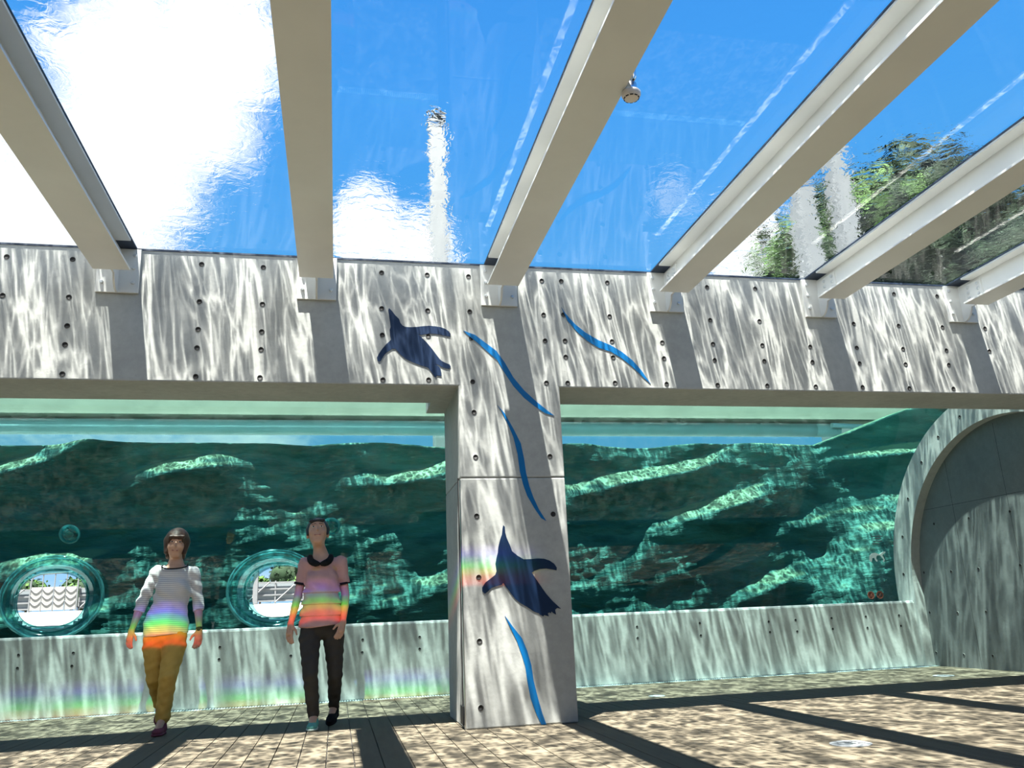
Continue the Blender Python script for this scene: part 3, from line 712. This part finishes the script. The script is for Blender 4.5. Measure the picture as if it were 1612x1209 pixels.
fence(-16.5, -12.85, 'white rail fence left of the outdoor gate, through the porthole'); fence(-10.9, -7.5, 'white rail fence right of the outdoor gate, through the porthole'); fence(-5.2, 1.0, 'white rail fence seen through the porthole behind the woman in pink')
o = MB().box(-3.62, -3.42, 39.4, 39.7, 1.8, 3.9, .02).build('gate_post', 'fence_white'); tag(o, 'white square gate post at the left of the pink-blouse porthole view', 'post')
rng = random.Random(3)
def tree(x, y, z0, h, w, mat, label, n=1400, leaf=0.25, trunk=True, group='trees outside'):
    r = empty('tree', (x, y, z0)); tag(r, label, 'tree', group)
    blobs = [(rng.uniform(-.32, .32)*w, rng.uniform(-.3, .3)*w, h*rng.uniform(.45, .82), w*rng.uniform(.2, .34)) for _ in range(9)] + [(0, 0, h*.62, w*.40), (0, 0, h*.84, w*.2)]
    v = []; f = []
    for _ in range(n):
        bx, by, bz, br = blobs[rng.randrange(len(blobs))]
        d = Vector((rng.gauss(0, 1), rng.gauss(0, 1), rng.gauss(0, 1))).normalized()*br*rng.uniform(.75, 1.0)
        c = Vector((bx, by, bz)) + d
        a = Vector((rng.gauss(0, 1), rng.gauss(0, 1), rng.gauss(0, 1))).normalized(); b_ = a.cross(d).normalized()
        s_ = leaf*rng.uniform(.6, 1.3); k = len(v)
        v += [tuple(c + a*s_), tuple(c + b_*s_*.6), tuple(c - a*s_), tuple(c - b_*s_*.6)]; f.append((k, k+1, k+2, k+3))
    fo = MB().add(v, f).build('foliage', mat, r, False, False); fo['kind'] = 'stuff'
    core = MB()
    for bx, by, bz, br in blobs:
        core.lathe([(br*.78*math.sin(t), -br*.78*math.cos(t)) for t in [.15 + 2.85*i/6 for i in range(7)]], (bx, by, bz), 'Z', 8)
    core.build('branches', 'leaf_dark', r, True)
    MB().tube([(0, 0, 0), (.04*h, 0, h*.3), (0, 0, h*.62)], [h*.035, h*.028, h*.012], 8).build('trunk', 'bark', r)
    return r
TR = [(-15.2, 47, 2.0, 2.2, 2.6, 'leaf_light', 'light green bush beyond the fence at the left porthole edge'), (-13.4, 50, 2, 2.4, 3.0, 'leaf_light', 'light green tree showing left of the gate panel'),
      (-12.2, 52, 2, 2.3, 2.8, 'leaf_dark', 'dark green tree showing above the gate panel'), (-10.6, 48, 2, 4.0, 4.0, 'leaf_dark', 'tall dark tree right of the gate in the left porthole'),
      (-3.9, 46, 2, 1.9, 2.0, 'leaf_light', 'light green bush at the fence in the right porthole'), (-2.4, 50, 2, 3.2, 3.6, 'leaf_dark', 'dark tree in the middle of the right porthole view'),
      (-0.6, 50, 2, 5.0, 5.0, 'leaf_dark', 'tall dark wooded slope tree in the right porthole'), (-1.6, 46, 2, 1.9, 2.2, 'leaf_light', 'light green bush before the dark trees, right porthole')]
for x, y, z0, h, w, mt_, lb in TR: tree(x, y, z0 - .3, h*.85, w*.8, mt_, lb, 700, .12)
TB = [(14.6, 20.5, 3.0, 12.6, 5.0, 'leaf_light', 'green tree seen through the roof beside the right-hand posts'), (17.0, 20.0, 3, 14.3, 5.6, 'leaf_dark', 'tallest dark green tree seen through the roof on the right'),
      (19.6, 20.5, 3, 14.2, 6.0, 'leaf_dark', 'dark green tree seen through the roof near the right edge'), (22.5, 21, 3, 14.8, 6.5, 'leaf_dark', 'dark green tree at the far right through the roof'),
      (15.9, 18.6, 3, 9.6, 5.0, 'leaf_dark', 'low dark tree seen through the roof just above the header'), (19.0, 18.4, 3, 10.4, 6.0, 'leaf_dark', 'broad dark tree above the header, behind the right beams')]
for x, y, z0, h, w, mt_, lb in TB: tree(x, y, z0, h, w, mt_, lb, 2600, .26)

# ================================================================== PEOPLE
class Field:
    """signed distance field on a grid, blended from tapered capsules and ellipsoids, meshed with surface nets"""
    def __init__(s, lo, hi, h):
        s.lo = np.array(lo, float); s.h = h; s.n = np.ceil((np.array(hi) - s.lo)/h).astype(int) + 1
        s.F = np.full(s.n, 1.0, np.float32)
    def _grid(s, lo, hi):
        i0 = np.maximum(0, np.floor((lo - s.lo)/s.h).astype(int)); i1 = np.minimum(s.n, np.ceil((hi - s.lo)/s.h).astype(int) + 1)
        if np.any(i1 <= i0): return None
        ax = [s.lo[k] + s.h*np.arange(i0[k], i1[k]) for k in range(3)]
        return tuple(slice(i0[k], i1[k]) for k in range(3)), np.meshgrid(*ax, indexing='ij')
    def _merge(s, sl, d, k, sub=False):
        A = s.F[sl]; d = d.astype(np.float32)
        if sub: s.F[sl] = np.maximum(A, -d); return
        if k <= 0: s.F[sl] = np.minimum(A, d); return
        t = np.clip(.5 + .5*(A - d)/k, 0, 1); s.F[sl] = A*(1-t) + d*t - k*t*(1-t)
    def cap(s, a, b, r1, r2, k=.02, flat=1.0, sub=False):
        a = np.array(a, float); b = np.array(b, float); m = max(r1, r2) + k + 3*s.h
        g = s._grid(np.minimum(a, b) - m, np.maximum(a, b) + m)
        if g is None: return
        sl, (X, Y, Z) = g; sc_ = np.array([1, flat, 1.0]); A = a*sc_; B = b*sc_; ab = B - A
        px, py, pz = X - A[0], Y*flat - A[1], Z - A[2]
        t = np.clip((px*ab[0] + py*ab[1] + pz*ab[2])/max(1e-9, ab @ ab), 0, 1)
        d = np.sqrt((px - t*ab[0])**2 + (py - t*ab[1])**2 + (pz - t*ab[2])**2) - (r1 + (r2 - r1)*t)
        s._merge(sl, d/ (flat if flat > 1 else 1)**.5, k, sub)
    def ell(s, c, r, k=.02, R=None, sub=False):
        c = np.array(c, float); r = np.array(r, float); m = r.max() + k + 3*s.h
        g = s._grid(c - m, c + m)
        if g is None: return
        sl, (X, Y, Z) = g; P = np.stack([X - c[0], Y - c[1], Z - c[2]], -1)
        if R is not None: P = P @ R
        q = np.sqrt(((P/r)**2).sum(-1)); q2 = np.sqrt(((P/(r*r))**2).sum(-1)) + 1e-9
        s._merge(sl, q*(q - 1)/q2, k, sub)
    def chain(s, pts, rads, k=.02, flat=1.0):
        for i in range(len(pts)-1): s.cap(pts[i], pts[i+1], rads[i], rads[i+1], k if i == 0 or flat > 1 else min(k, .006), flat)
    def full(s): return s._grid(s.lo, s.lo + s.h*s.n)[1]
    def mesh(s, name, mat, parent, smooth_it=1):
        F = s.F; I = F < 0
        n = F.shape
        m = np.zeros((n[0]-1, n[1]-1, n[2]-1), np.int8); cs = [(a, b, c) for a in (0, 1) for b in (0, 1) for c in (0, 1)]
        for a, b, c in cs: m += I[a:n[0]-1+a, b:n[1]-1+b, c:n[2]-1+c]
        cell = np.argwhere((m > 0) & (m < 8)); idx = np.full(m.shape, -1, np.int64); idx[tuple(cell.T)] = np.arange(len(cell))
        val = np.stack([F[cell[:, 0]+a, cell[:, 1]+b, cell[:, 2]+c] for a, b, c in cs], 1)
        P = np.zeros((len(cell), 3)); cnt = np.zeros(len(cell))
        for i, A in enumerate(cs):
            for j, B in enumerate(cs):
                if j > i and sum(abs(x-y) for x, y in zip(A, B)) == 1:
                    w = (val[:, i] < 0) != (val[:, j] < 0)
                    t = np.where(w, val[:, i]/(val[:, i] - val[:, j] + 1e-12), 0)
                    P += np.where(w[:, None], np.array(A) + t[:, None]*(np.array(B) - np.array(A)), 0); cnt += w
        P = s.lo + s.h*(cell + P/np.maximum(cnt, 1)[:, None])
        faces = []
        for ax in range(3):
            sl0 = [slice(None)]*3; sl1 = [slice(None)]*3; sl0[ax] = slice(0, n[ax]-1); sl1[ax] = slice(1, n[ax])
            a_, b_ = I[tuple(sl0)], I[tuple(sl1)]
            o1, o2 = (ax+1) % 3, (ax+2) % 3
            for flip, cond in ((False, a_ & ~b_), (True, ~a_ & b_)):
                e = np.argwhere(cond); e = e[(e[:, o1] > 0) & (e[:, o2] > 0) & (e[:, o1] < n[o1]-1) & (e[:, o2] < n[o2]-1)]
                q = []
                for d1, d2 in ((1, 1), (0, 1), (0, 0), (1, 0)):
                    c = e.copy(); c[:, o1] -= d1; c[:, o2] -= d2; q.append(idx[c[:, 0], c[:, 1], c[:, 2]])
                q = np.stack(q, 1)
                if flip: q = q[:, ::-1]
                faces.append(q)
        Q = np.concatenate(faces); Q = Q[(Q >= 0).all(1)]
        for _ in range(smooth_it):
            S = np.zeros_like(P); C = np.zeros(len(P))
            for i in range(4):
                a_, b_ = Q[:, i], Q[:, (i+1) % 4]
                np.add.at(S, a_, P[b_]); np.add.at(S, b_, P[a_]); np.add.at(C, a_, 1); np.add.at(C, b_, 1)
            P = P*.5 + .5*S/np.maximum(C, 1)[:, None]
        me = bpy.data.meshes.new(name); me.from_pydata(P.tolist(), [], Q.tolist()); me.update()
        return link(name, me, mat, parent, True)

def cloth(name, col, rough=.85, bump=.002, bscale=30.0, var=.08): return principled(name, col, rough, 0, var, 8.0, bump, bscale, 0.2)
principled('skin', (0.56, 0.33, 0.225), 0.5, 0, 0.05, 20.0, spec=.35)
principled('hair_brown', (0.055, 0.026, 0.014), 0.45, 0, 0.4, 30.0, 0.003, 40.0, stretch=(3, 3, .5))
principled('hair_black', (0.012, 0.010, 0.010), 0.4, 0, 0.3, 30.0, 0.003, 40.0, stretch=(3, 3, .5))
principled('eye_dark', (0.012, 0.008, 0.007), 0.2); principled('eye_white', (0.65, 0.63, 0.6), 0.3); principled('lips', (0.36, 0.13, 0.11), 0.4)
cloth('mustard', (0.56, 0.36, 0.085)); cloth('dark_trousers', (0.050, 0.046, 0.042)); cloth('pink_cloth', (0.56, 0.33, 0.31)); cloth('black_cloth', (0.010, 0.010, 0.011))
cloth('shoe_maroon', (0.20, 0.055, 0.075)); cloth('shoe_teal', (0.14, 0.42, 0.36)); cloth('shoe_shaded', (0.008, 0.008, 0.009)); principled('sole_pale', (0.45, 0.55, 0.50), 0.7)
m, nt = new_mat('striped_cloth')
p = N(nt, 'BsdfPrincipled'); p.inputs['Roughness'].default_value = .85; p.inputs['Specular IOR Level'].default_value = .2
tc = N(nt, 'TexCoord'); sp = N(nt, 'SeparateXYZ'); nt.links.new(tc.outputs['Object'], sp.inputs[0])
w_ = math_(nt, 'SINE', math_(nt, 'MULTIPLY', sp.outputs[2], 2*math.pi/0.017))
nt.links.new(mixc(nt, maprange(nt, w_, 0.35, 0.75), (0.72, 0.70, 0.68), (0.42, 0.42, 0.46)), p.inputs['Base Color']); out(nt, p.outputs[0])

def unit(v): v = np.array(v, float); return v/np.linalg.norm(v)
def hand(F, wr, tip, side, curl=.35):
    """palm, four fingers and a thumb from the wrist towards tip; side = +1 when the thumb lies towards +x"""
    wr = np.array(wr); tip = np.array(tip); d = unit(tip - wr); L = np.linalg.norm(tip - wr)
    f0 = unit([-.75*np.sign(tip[0]), -.66, 0]); fwd = unit(f0 - d*(f0 @ d)); lat = np.cross(d, fwd)     # fingers spread front to back, palm faces the thigh
    pl = wr + d*L*.48
    F.cap(wr, pl, .022, .026, .012, 1.0); F.cap(wr + fwd*.014, pl + fwd*.022, .016, .016, .01); F.cap(wr - fwd*.012, pl - fwd*.022, .016, .015, .01)
    inw = lat*(-side)
    inw = np.array([-1.0, 0, 0])*np.sign(tip[0]) if True else inw
    for o_, ln in ((.028, .92), (.010, 1.0), (-.009, .95), (-.027, .78)):
        a = pl + fwd*o_; L2 = L*.52*ln
        b = a + d*L2*.5 + inw*L2*.06; c = b + d*L2*.42 + inw*L2*curl*.6 - fwd*L2*.03
        F.chain([a, b, c], [.0105, .0098, .0085], .005)
    a = wr + d*L*.12 + fwd*.022; b = a + d*L*.22 + fwd*.026 + inw*.012; c = b + d*L*.20 + fwd*.006 + inw*.010
    F.chain([a, b, c], [.013, .0105, .0085], .008)

def woman(name, loc, J, style):
    root = empty('person', loc); tag(root, style['label'], 'person')
    V = lambda k: np.array(J[k], float)
    hc, up, fw = V('head'), unit(style['up']), unit(style['fwd'])
    rt = np.cross(fw, up); rt = unit(rt); fw = unit(np.cross(up, rt)); Rm = np.stack([rt, fw, up], 1)    # columns: head x, forward, up
    hs = style['hs']; H = lambda x, f, z: hc + (rt*x + fw*f + up*z)*hs
    lo, hi = (-.45, -.45, -.01), (.45, .50, 1.80)
    B = Field(lo, hi, .006)
    # head
    B.ell(H(0, -.012, .030), (hs*.076, hs*.092, hs*.090), .02, Rm); B.ell(H(0, .022, -.030), (hs*.061, hs*.066, hs*.085), .03, Rm)
    B.cap(H(-.018, .050, -.095), H(.018, .050, -.095), .022, .022, .025)      # chin
    B.cap(H(0, .086, .005), H(0, .104, -.028), .007, .012, .012)              # nose
    for sx in (-1, 1):
        B.ell(H(sx*.076, -.010, -.012), (hs*.010, hs*.020, hs*.032), .006, Rm)          # ear
        B.ell(H(sx*.040, .062, -.030), (hs*.022, hs*.018, hs*.022), .02, Rm)           # cheek
        B.ell(H(sx*.030, .090, .010), (hs*.015, hs*.012, hs*.010), .008, Rm, True)     # eye socket
        B.cap(H(sx*.014, .086, .028), H(sx*.046, .076, .030), .006, .005, .01) # brow ridge
    B.cap(H(-.016, .081, -.060), H(.016, .081, -.060), .007, .007, .008)      # lips
    nb = V('neck'); B.cap(H(0, -.018, -.055), nb, .050, .052, .03)
    B.cap(nb + [0, .005, .0], nb - [0, 0, .06], .053, .070, .04, 1.2)
    # trunk
    ch, wa, pe = V('chest'), V('waist'), V('pelvis'); sL, sR = V('shL'), V('shR')
    B.cap(sL - [0, 0, .008], sR - [0, 0, .008], .044, .044, .04); B.chain([ch + [0, 0, .06], ch - [0, 0, .06], wa, pe], [.125, .120, .105, .145], .05, 1.35)
    arms = {}
    for S, sx in (('L', -1), ('R', 1)):
        sh, el, wr, ha = V('sh'+S), V('el'+S), V('wr'+S), V('ha'+S)
        B.chain([sh, el*.5 + sh*.5, el, el*.6 + wr*.4, wr], [.046, .041, .034, .034, .023], .02); hand(B, wr, ha, -sx)
        arms[S] = (sh, el, wr)
        th, kn, an, to = V('th'+S), V('kn'+S), V('an'+S), V('to'+S)
        B.chain([th + [0, 0, .04], kn, an], [.075, .048, .034], .03); B.cap(an, an*.25 + to*.75, .034, .025, .02)
    body = B.mesh('body', 'skin', root, 1)
    # face details
    for sx in (-1, 1):
        e = Field(H(sx*.030, .085, .010) - .03, H(sx*.030, .085, .010) + .03, .0022); e.ell(H(sx*.030, .0795, .010), (hs*.0125, hs*.008, hs*.0058), 0, Rm); ew = e.mesh('eye', 'eye_white', body)
        e = Field(H(sx*.030, .085, .010) - .03, H(sx*.030, .085, .010) + .03, .0018); e.ell(H(sx*.030, .0845, .010), (hs*.0062, hs*.0045, hs*.0056), 0, Rm); e.mesh('iris', 'eye_dark', ew)
        e = Field(H(sx*.030, .085, .026) - .035, H(sx*.030, .085, .026) + .035, .0022); e.cap(H(sx*.013, .091, .030), H(sx*.045, .078, .031), .0036, .0026, 0); e.mesh('eyebrow', style['hair'], body)
    e = Field(H(0, .088, -.060) - .035, H(0, .088, -.060) + .035, .0022); e.cap(H(-.019, .082, -.060), H(.019, .082, -.060), .0058, .0058, 0); e.mesh('mouth', 'lips', body)
    # hair
    h = Field(hc - .2, hc + .2, .005)
    style['hairf'](h, H, Rm, hs)
    # keep the face clear
    h.mesh('hair', style['hair'], root, 1)
    # top
    T = Field((-.45, -.30, .60), (.45, .35, 1.50), .006); t_ = style['thick']
    T.cap(sL + [.008, 0, -.006], sR + [-.008, 0, -.006], .046 + t_, .046 + t_, .03)
    bw = style['body_w']
    T.chain([ch + [0, 0, .07], ch - [0, 0, .05], wa, pe + [0, 0, .03], pe - [0, 0, .06]], [x + t_ for x in bw], .05, 1.30)
    if True:
        for sx in (-1, 1): T.ell(ch + [sx*.065, -.070, -.02], (.060, .045, .060), .04)      # bust
    T.cap(nb - [0, 0, .01], nb - [0, 0, .07], .060, .10, .03, 1.15)
    ends_ = {}
    for S in 'LR':
        sh, el, wr = arms[S]; f_ = style['sleeve']
        pts = [sh, el] if f_ <= 1 else [sh, el, el + (wr - el)*(f_ - 1)]
        if f_ <= 1: pts = [sh, sh + (el - sh)*f_]
        T.chain(pts, style['sleeve_r'][:len(pts)], .022)
        ends_[S] = (pts[-1] + unit(pts[-1] - pts[-2])*.012, unit(pts[-1] - pts[-2]))
    X, Y, Z = T.full()
    if style.get('tiers'):
        for z0, z1 in style['tiers']:
            mk = (Z >= z0) & (Z < z1) & (np.abs(X - wa[0]) < .20)
            T.F -= np.where(mk, style['tier_amp']*(1 - (Z - z0)/(z1 - z0)), 0).astype(np.float32)
    T.F += (.0035*np.sin(X*38 + Z*26 + 2*np.sin(Z*17)) + .0025*np.sin(Z*70 + X*31 - 1.5*np.sin(X*23))).astype(np.float32)*(Y < .3)
    for S in 'LR':          # square-cut sleeve ends
        c, d = ends_[S]; al = (X - c[0])*d[0] + (Y - c[1])*d[1] + (Z - c[2])*d[2]
        ra = np.sqrt(np.maximum(0, (X - c[0])**2 + (Y - c[1])**2 + (Z - c[2])**2 - al**2))
        T.F = np.where((ra < .064) & (al > -.02) & (al < .12), np.maximum(T.F, al), T.F).astype(np.float32)
    T.F = np.maximum(T.F, (style['hem'] + style.get('hem_tilt', 0)*(X - pe[0]) - Z).astype(np.float32))
    nr = np.sqrt(((X - nb[0])/style['neck_w'])**2 + ((Y - nb[1] + .045)/.11)**2 + ((Z - nb[2] - .01)/style['neck_d'])**2)
    T.F = np.maximum(T.F, ((1 - nr)*.06).astype(np.float32))
    top = T.mesh(style['top_name'], style['top'], root, 1)
    # trousers
    P_ = Field((-.45, -.45, 0), (.45, .5, 1.05), .006); r_ = style['leg_r']
    P_.cap(pe + [0, 0, .12], pe - [0, 0, .02], .135, style['hip_r'], .04, 1.30)
    for S in 'LR':
        th, kn, an = V('th'+S), V('kn'+S), V('an'+S)
        top_ = pe + [(-1 if S == 'L' else 1)*.072, 0, -.03]
        P_.chain([top_, th, kn, kn*.45 + an*.55, an*.98 + kn*.02], [r_[0], r_[1], r_[2], r_[3], r_[4]], .025)
        d = an - kn; d = d/np.linalg.norm(d)
    X, Y, Z = P_.full()
    P_.F += (.002*np.sin(Z*60 + X*20 + 2*np.sin(X*30)) + .002*np.sin(Z*95 - X*40)).astype(np.float32)
    P_.mesh('trousers', style['trousers'], root, 1)
    # shoes
    for S in 'LR':
        an, to = V('an'+S), V('to'+S); d = to - an; d[2] = 0; d = unit(d); pitch = style['pitch'][S]
        up_ = np.array([0, 0, 1.0]); f3 = unit(d*math.cos(pitch) - up_*math.sin(pitch)); u3 = unit(up_*math.cos(pitch) + d*math.sin(pitch))
        s3 = np.cross(f3, u3); toe = to
        base = toe - f3*.225
        q = Field(np.minimum(base, toe) - .12, np.maximum(base, toe) + .16, .005)
        Rs = np.stack([s3, f3, u3], 1)
        q.ell(base + f3*.060 + u3*.035, (.036, .058, .040), .03, Rs); q.ell(base + f3*.160 + u3*.028, (.043, .068, .030), .03, Rs)
        q.cap(base + f3*.05 + u3*.05, an*.75 + (base + f3*.05 + u3*.06)*.25, .036, .036, .03); q.cap(base + f3*.09 + u3*.05, base + f3*.15 + u3*.04, .032, .026, .02)
        X, Y, Z = q.full(); dd = -((X - base[0])*u3[0] + (Y - base[1])*u3[1] + (Z - base[2])*u3[2]) + .006
        q.F = np.maximum(q.F, dd.astype(np.float32))
        shoe = q.mesh('shoe', style['shoe'][S], root, 1)
        q = Field(np.minimum(base, toe) - .12, np.maximum(base, toe) + .16, .005)
        q.ell(base + f3*.060 + u3*.008, (.041, .064, .03), .02, Rs); q.ell(base + f3*.160 + u3*.008, (.048, .072, .03), .03, Rs)
        X, Y, Z = q.full(); dd = ((X - base[0])*u3[0] + (Y - base[1])*u3[1] + (Z - base[2])*u3[2])
        q.F = np.maximum(np.maximum(q.F, (dd - .016).astype(np.float32)), (-dd + .000).astype(np.float32))
        q.mesh('sole', style['sole'][S], shoe, 0)
        if style['shoe'][S] == 'shoe_teal':
            lb = MB()
            for i_ in range(4):
                c = base + f3*(.105 + .022*i_) + u3*(.085 - .011*i_)
                lb.tube([tuple(c - s3*.028 - u3*.012), tuple(c + u3*.002), tuple(c + s3*.028 - u3*.012)], .0035, 6)
            tag(lb.build('laces', 'sole_pale', shoe), kind='stuff')
    return root, H, top, arms, Rm

def bob(h, H, Rm, hs):
    h.ell(H(0, -.020, .038), (hs*.094, hs*.104, hs*.098), .02, Rm)
    for sx in (-1, 1):
        h.cap(H(sx*.070, -.005, .02), H(sx*.068, .020, -.070), .034, .022, .03); h.cap(H(sx*.055, -.05, .02), H(sx*.05, -.045, -.095), .045, .03, .03)
    h.cap(H(0, -.06, .02), H(0, -.060, -.095), .06, .04, .03)
    h.ell(H(0.004, .075, -.035), (hs*.052, hs*.062, hs*.070), 0, Rm, True)
    h.cap(H(-.05, .085, .052), H(.045, .080, .046), .017, .019, .015)      # fringe
    h.cap(H(-.045, .09, .04), H(-.055, .075, .012), .010, .007, .01); h.cap(H(.050, .082, .035), H(.060, .066, .0), .012, .008, .01)
def short_hair(h, H, Rm, hs):
    h.ell(H(0, -.026, .036), (hs*.088, hs*.098, hs*.096), .02, Rm)
    for sx in (-1, 1): h.cap(H(sx*.072, -.005, .03), H(sx*.074, .018, -.020), .020, .012, .02)
    h.cap(H(0, -.06, .0), H(0, -.055, -.075), .055, .035, .03)
    h.ell(H(0, .078, -.045), (hs*.058, hs*.070, hs*.085), 0, Rm, True)
    h.cap(H(-.045, .072, .068), H(.05, .066, .066), .014, .016, .012)
J1 = dict(head=(.008,.005,1.575), neck=(.010,.025,1.40), shL=(-.150,.03,1.335), shR=(.160,.03,1.325), elL=(-.248,.03,1.080), wrL=(-.305,-.03,.845), haL=(-.322,-.055,.690),
          elR=(.213,.05,1.075), wrR=(.250,-.04,.825), haR=(.252,-.075,.668), chest=(.007,.01,1.215), waist=(-.017,.01,1.045), pelvis=(-.034,.01,.86),
          thR=(.050,-.02,.70), knR=(.038,-.15,.455), anR=(.006,-.085,.125), toR=(-.012,-.265,.004), thL=(-.118,.02,.70), knL=(-.098,.03,.440), anL=(-.085,.29,.215), toL=(-.075,.225,.035))
# image left is the body's own right; L/R here follow the picture
s1 = dict(label='woman in striped white top and mustard trousers walking toward the viewer', up=(.06, .03, 1), fwd=(.10, -1, -.02), hs=1.09, hair='hair_brown', hairf=bob, thick=.010,
          body_w=[.118, .130, .118, .160, .168], sleeve=1.30, sleeve_r=[.053, .048, .046], hem=.795, hem_tilt=.06, neck_w=.105, neck_d=.055, top='striped_cloth', top_name='striped_top', trousers='mustard',
          hip_r=.162, leg_r=[.105, .098, .072, .064, .060], pitch=dict(R=.0, L=.85), shoe=dict(L='shoe_maroon', R='shoe_maroon'), sole=dict(L='shoe_maroon', R='shoe_maroon'))
w1, H1, top1, arms1, R1m = woman('person', (-1.436, 8.11, 0), J1, s1); w1.scale = (1.011,)*3
nbk = np.array(J1['neck'])
MB().tube([tuple(nbk + [.108*math.sin(t), -.045 - .085*math.cos(t), -.030 - .030*math.cos(t) + .012]) for t in [-1.9 + 3.8*i/20 for i in range(21)]], .006, 6).build('neck_trim', 'black_cloth', top1)
sh, el, wr = arms1['R']; d = unit(wr - el); c = wr - d*.012
wt = MB(); wt.tube([tuple(c - d*.010), tuple(c + d*.010)], .0285, 16); wo_ = wt.build('wristwatch', 'black', None); wo_.parent = w1
MB().lathe([(.017, -.036), (.017, -.028)], tuple(c), 'Y', 16).build('watch_face', 'black', wo_)

J2 = dict(head=(-.012,.015,1.612), neck=(.016,.025,1.425), shL=(-.118,.02,1.345), shR=(.190,.02,1.348), elL=(-.168,.03,1.075), wrL=(-.218,-.04,.850), haL=(-.232,-.065,.680),
          elR=(.236,.04,1.060), wrR=(.218,-.10,.845), haR=(.182,-.150,.705), chest=(.036,.01,1.225), waist=(.026,.01,1.05), pelvis=(.042,.01,.875),
          thL=(-.058,-.02,.72), knL=(-.044,-.14,.440), anL=(-.012,-.03,.105), toL=(-.026,-.195,.004), thR=(.140,.02,.72), knR=(.158,.03,.425), anR=(.152,.235,.150), toR=(.118,.10,.006))
s2 = dict(label='woman in pink tiered blouse with black collar, looking up at the roof', up=(-.02, .42, 1), fwd=(-.02, -1, .42), hs=1.15, hair='hair_black', hairf=short_hair, thick=.012,
          body_w=[.108, .120, .118, .152, .166], sleeve=.60, sleeve_r=[.053, .051], hem=.815, hem_tilt=.10, neck_w=.09, neck_d=.07, top='pink_cloth', top_name='blouse', trousers='dark_trousers',
          tiers=[(.815, .905), (.905, 1.0), (1.0, 1.095), (1.095, 1.18)], tier_amp=.016, hip_r=.150, leg_r=[.100, .090, .062, .056, .046], pitch=dict(L=.0, R=.35),
          shoe=dict(L='shoe_teal', R='shoe_shaded'), sole=dict(L='sole_pale', R='shoe_shaded'))  # a matching pair; shade on the rear shoe is put into its colour
w2, H2, top2, arms2, R2m = woman('person', (-.1615, 7.69, 0), J2, s2); w2.scale = (1.009,)*3
nbk = np.array(J2['neck'])
for sx in (-1, 1):      # rounded collar halves
    q = Field(nbk - .22, nbk + .2, .005)
    pts = [nbk + [sx*.085*math.sin(t) + sx*.004, -.028 - .098*math.cos(t)*(1 if math.cos(t) > 0 else .6), -.028 - .062*max(0, math.cos(t))] for t in [.16 + 2.5*i/10 for i in range(11)]]
    q.chain(pts, [.020, .026, .028, .028, .027, .026, .025, .024, .022, .020, .018], .01)
    q.mesh('collar', 'black_cloth', top2, 1)
for S in 'LR':
    sh, el, wr = arms2[S]; d = unit(el - sh); c = sh + (el - sh)*.60
    MB().tube([tuple(c - d*.006), tuple(c + d*.014)], [.0545, .0545], 20, False).build('sleeve_trim', 'black_cloth', top2, True)

# ================================================================== dispersed sunlight: the far roof edge throws a spectrum into the hall
rb = bpy.data.lights.new('prism_light', 'SPOT'); rbo = bpy.data.objects.new('prism_light', rb); COL.objects.link(rbo)
PL = Vector((-0.6, -0.27, 3.88)); rbo.location = PL; TG = Vector((-0.35, 6.934, 1.28)); rbo.rotation_euler = (TG - PL).to_track_quat('-Z', 'Y').to_euler()
rb.energy = 4200.0; rb.spot_size = math.radians(36); rb.spot_blend = 0.4; rb.shadow_soft_size = 0.012; rb.use_nodes = True
nt = rb.node_tree; nt.nodes.clear()
tc = N(nt, 'TexCoord'); sp = N(nt, 'SeparateXYZ'); nt.links.new(tc.outputs['Normal'], sp.inputs[0])
el_ = math_(nt, 'DIVIDE', sp.outputs[1], math_(nt, 'MULTIPLY', sp.outputs[2], -1.0))
fx = math_(nt, 'DIVIDE', sp.outputs[0], math_(nt, 'MULTIPLY', sp.outputs[2], -1.0))
t = maprange(nt, el_, -0.022, 0.022, 0.0, 1.0, False)
rp = N(nt, 'ValToRGB'); rp.color_ramp.interpolation = 'EASE'
els = [(0.0, (0, 0, 0, 1)), (0.10, (1.0, .06, 0, 1)), (0.22, (1.0, .22, 0, 1)), (0.36, (.75, .75, 0, 1)), (0.48, (.04, 1.0, .02, 1)), (0.62, (.02, .40, .35, 1)), (0.74, (.08, .06, .65, 1)), (0.88, (.10, .04, .28, 1)), (1.0, (0, 0, 0, 1))]
rp.color_ramp.elements[0].position = els[0][0]; rp.color_ramp.elements[0].color = els[0][1]; rp.color_ramp.elements[1].position = 1.0; rp.color_ramp.elements[1].color = els[-1][1]
for p_, c_ in els[1:-1]:
    e = rp.color_ramp.elements.new(p_); e.color = c_
nt.links.new(t, rp.inputs[0])
em = N(nt, 'Emission'); nt.links.new(rp.outputs[0], em.inputs[0])
edge = maprange(nt, fx, 0.28, 0.17); 
cv = N(nt, 'CombineXYZ'); nt.links.new(fx, cv.inputs[0]); pn = noise_tex(nt, cv.outputs[0], 17.0, 3.0, 0.6)
nt.links.new(math_(nt, 'MULTIPLY', edge, maprange(nt, pn.outputs[0], 0.36, 0.60, 0.30, 1.15)), em.inputs[1])
lo_ = N(nt, 'OutputLight'); nt.links.new(em.outputs[0], lo_.inputs[0])
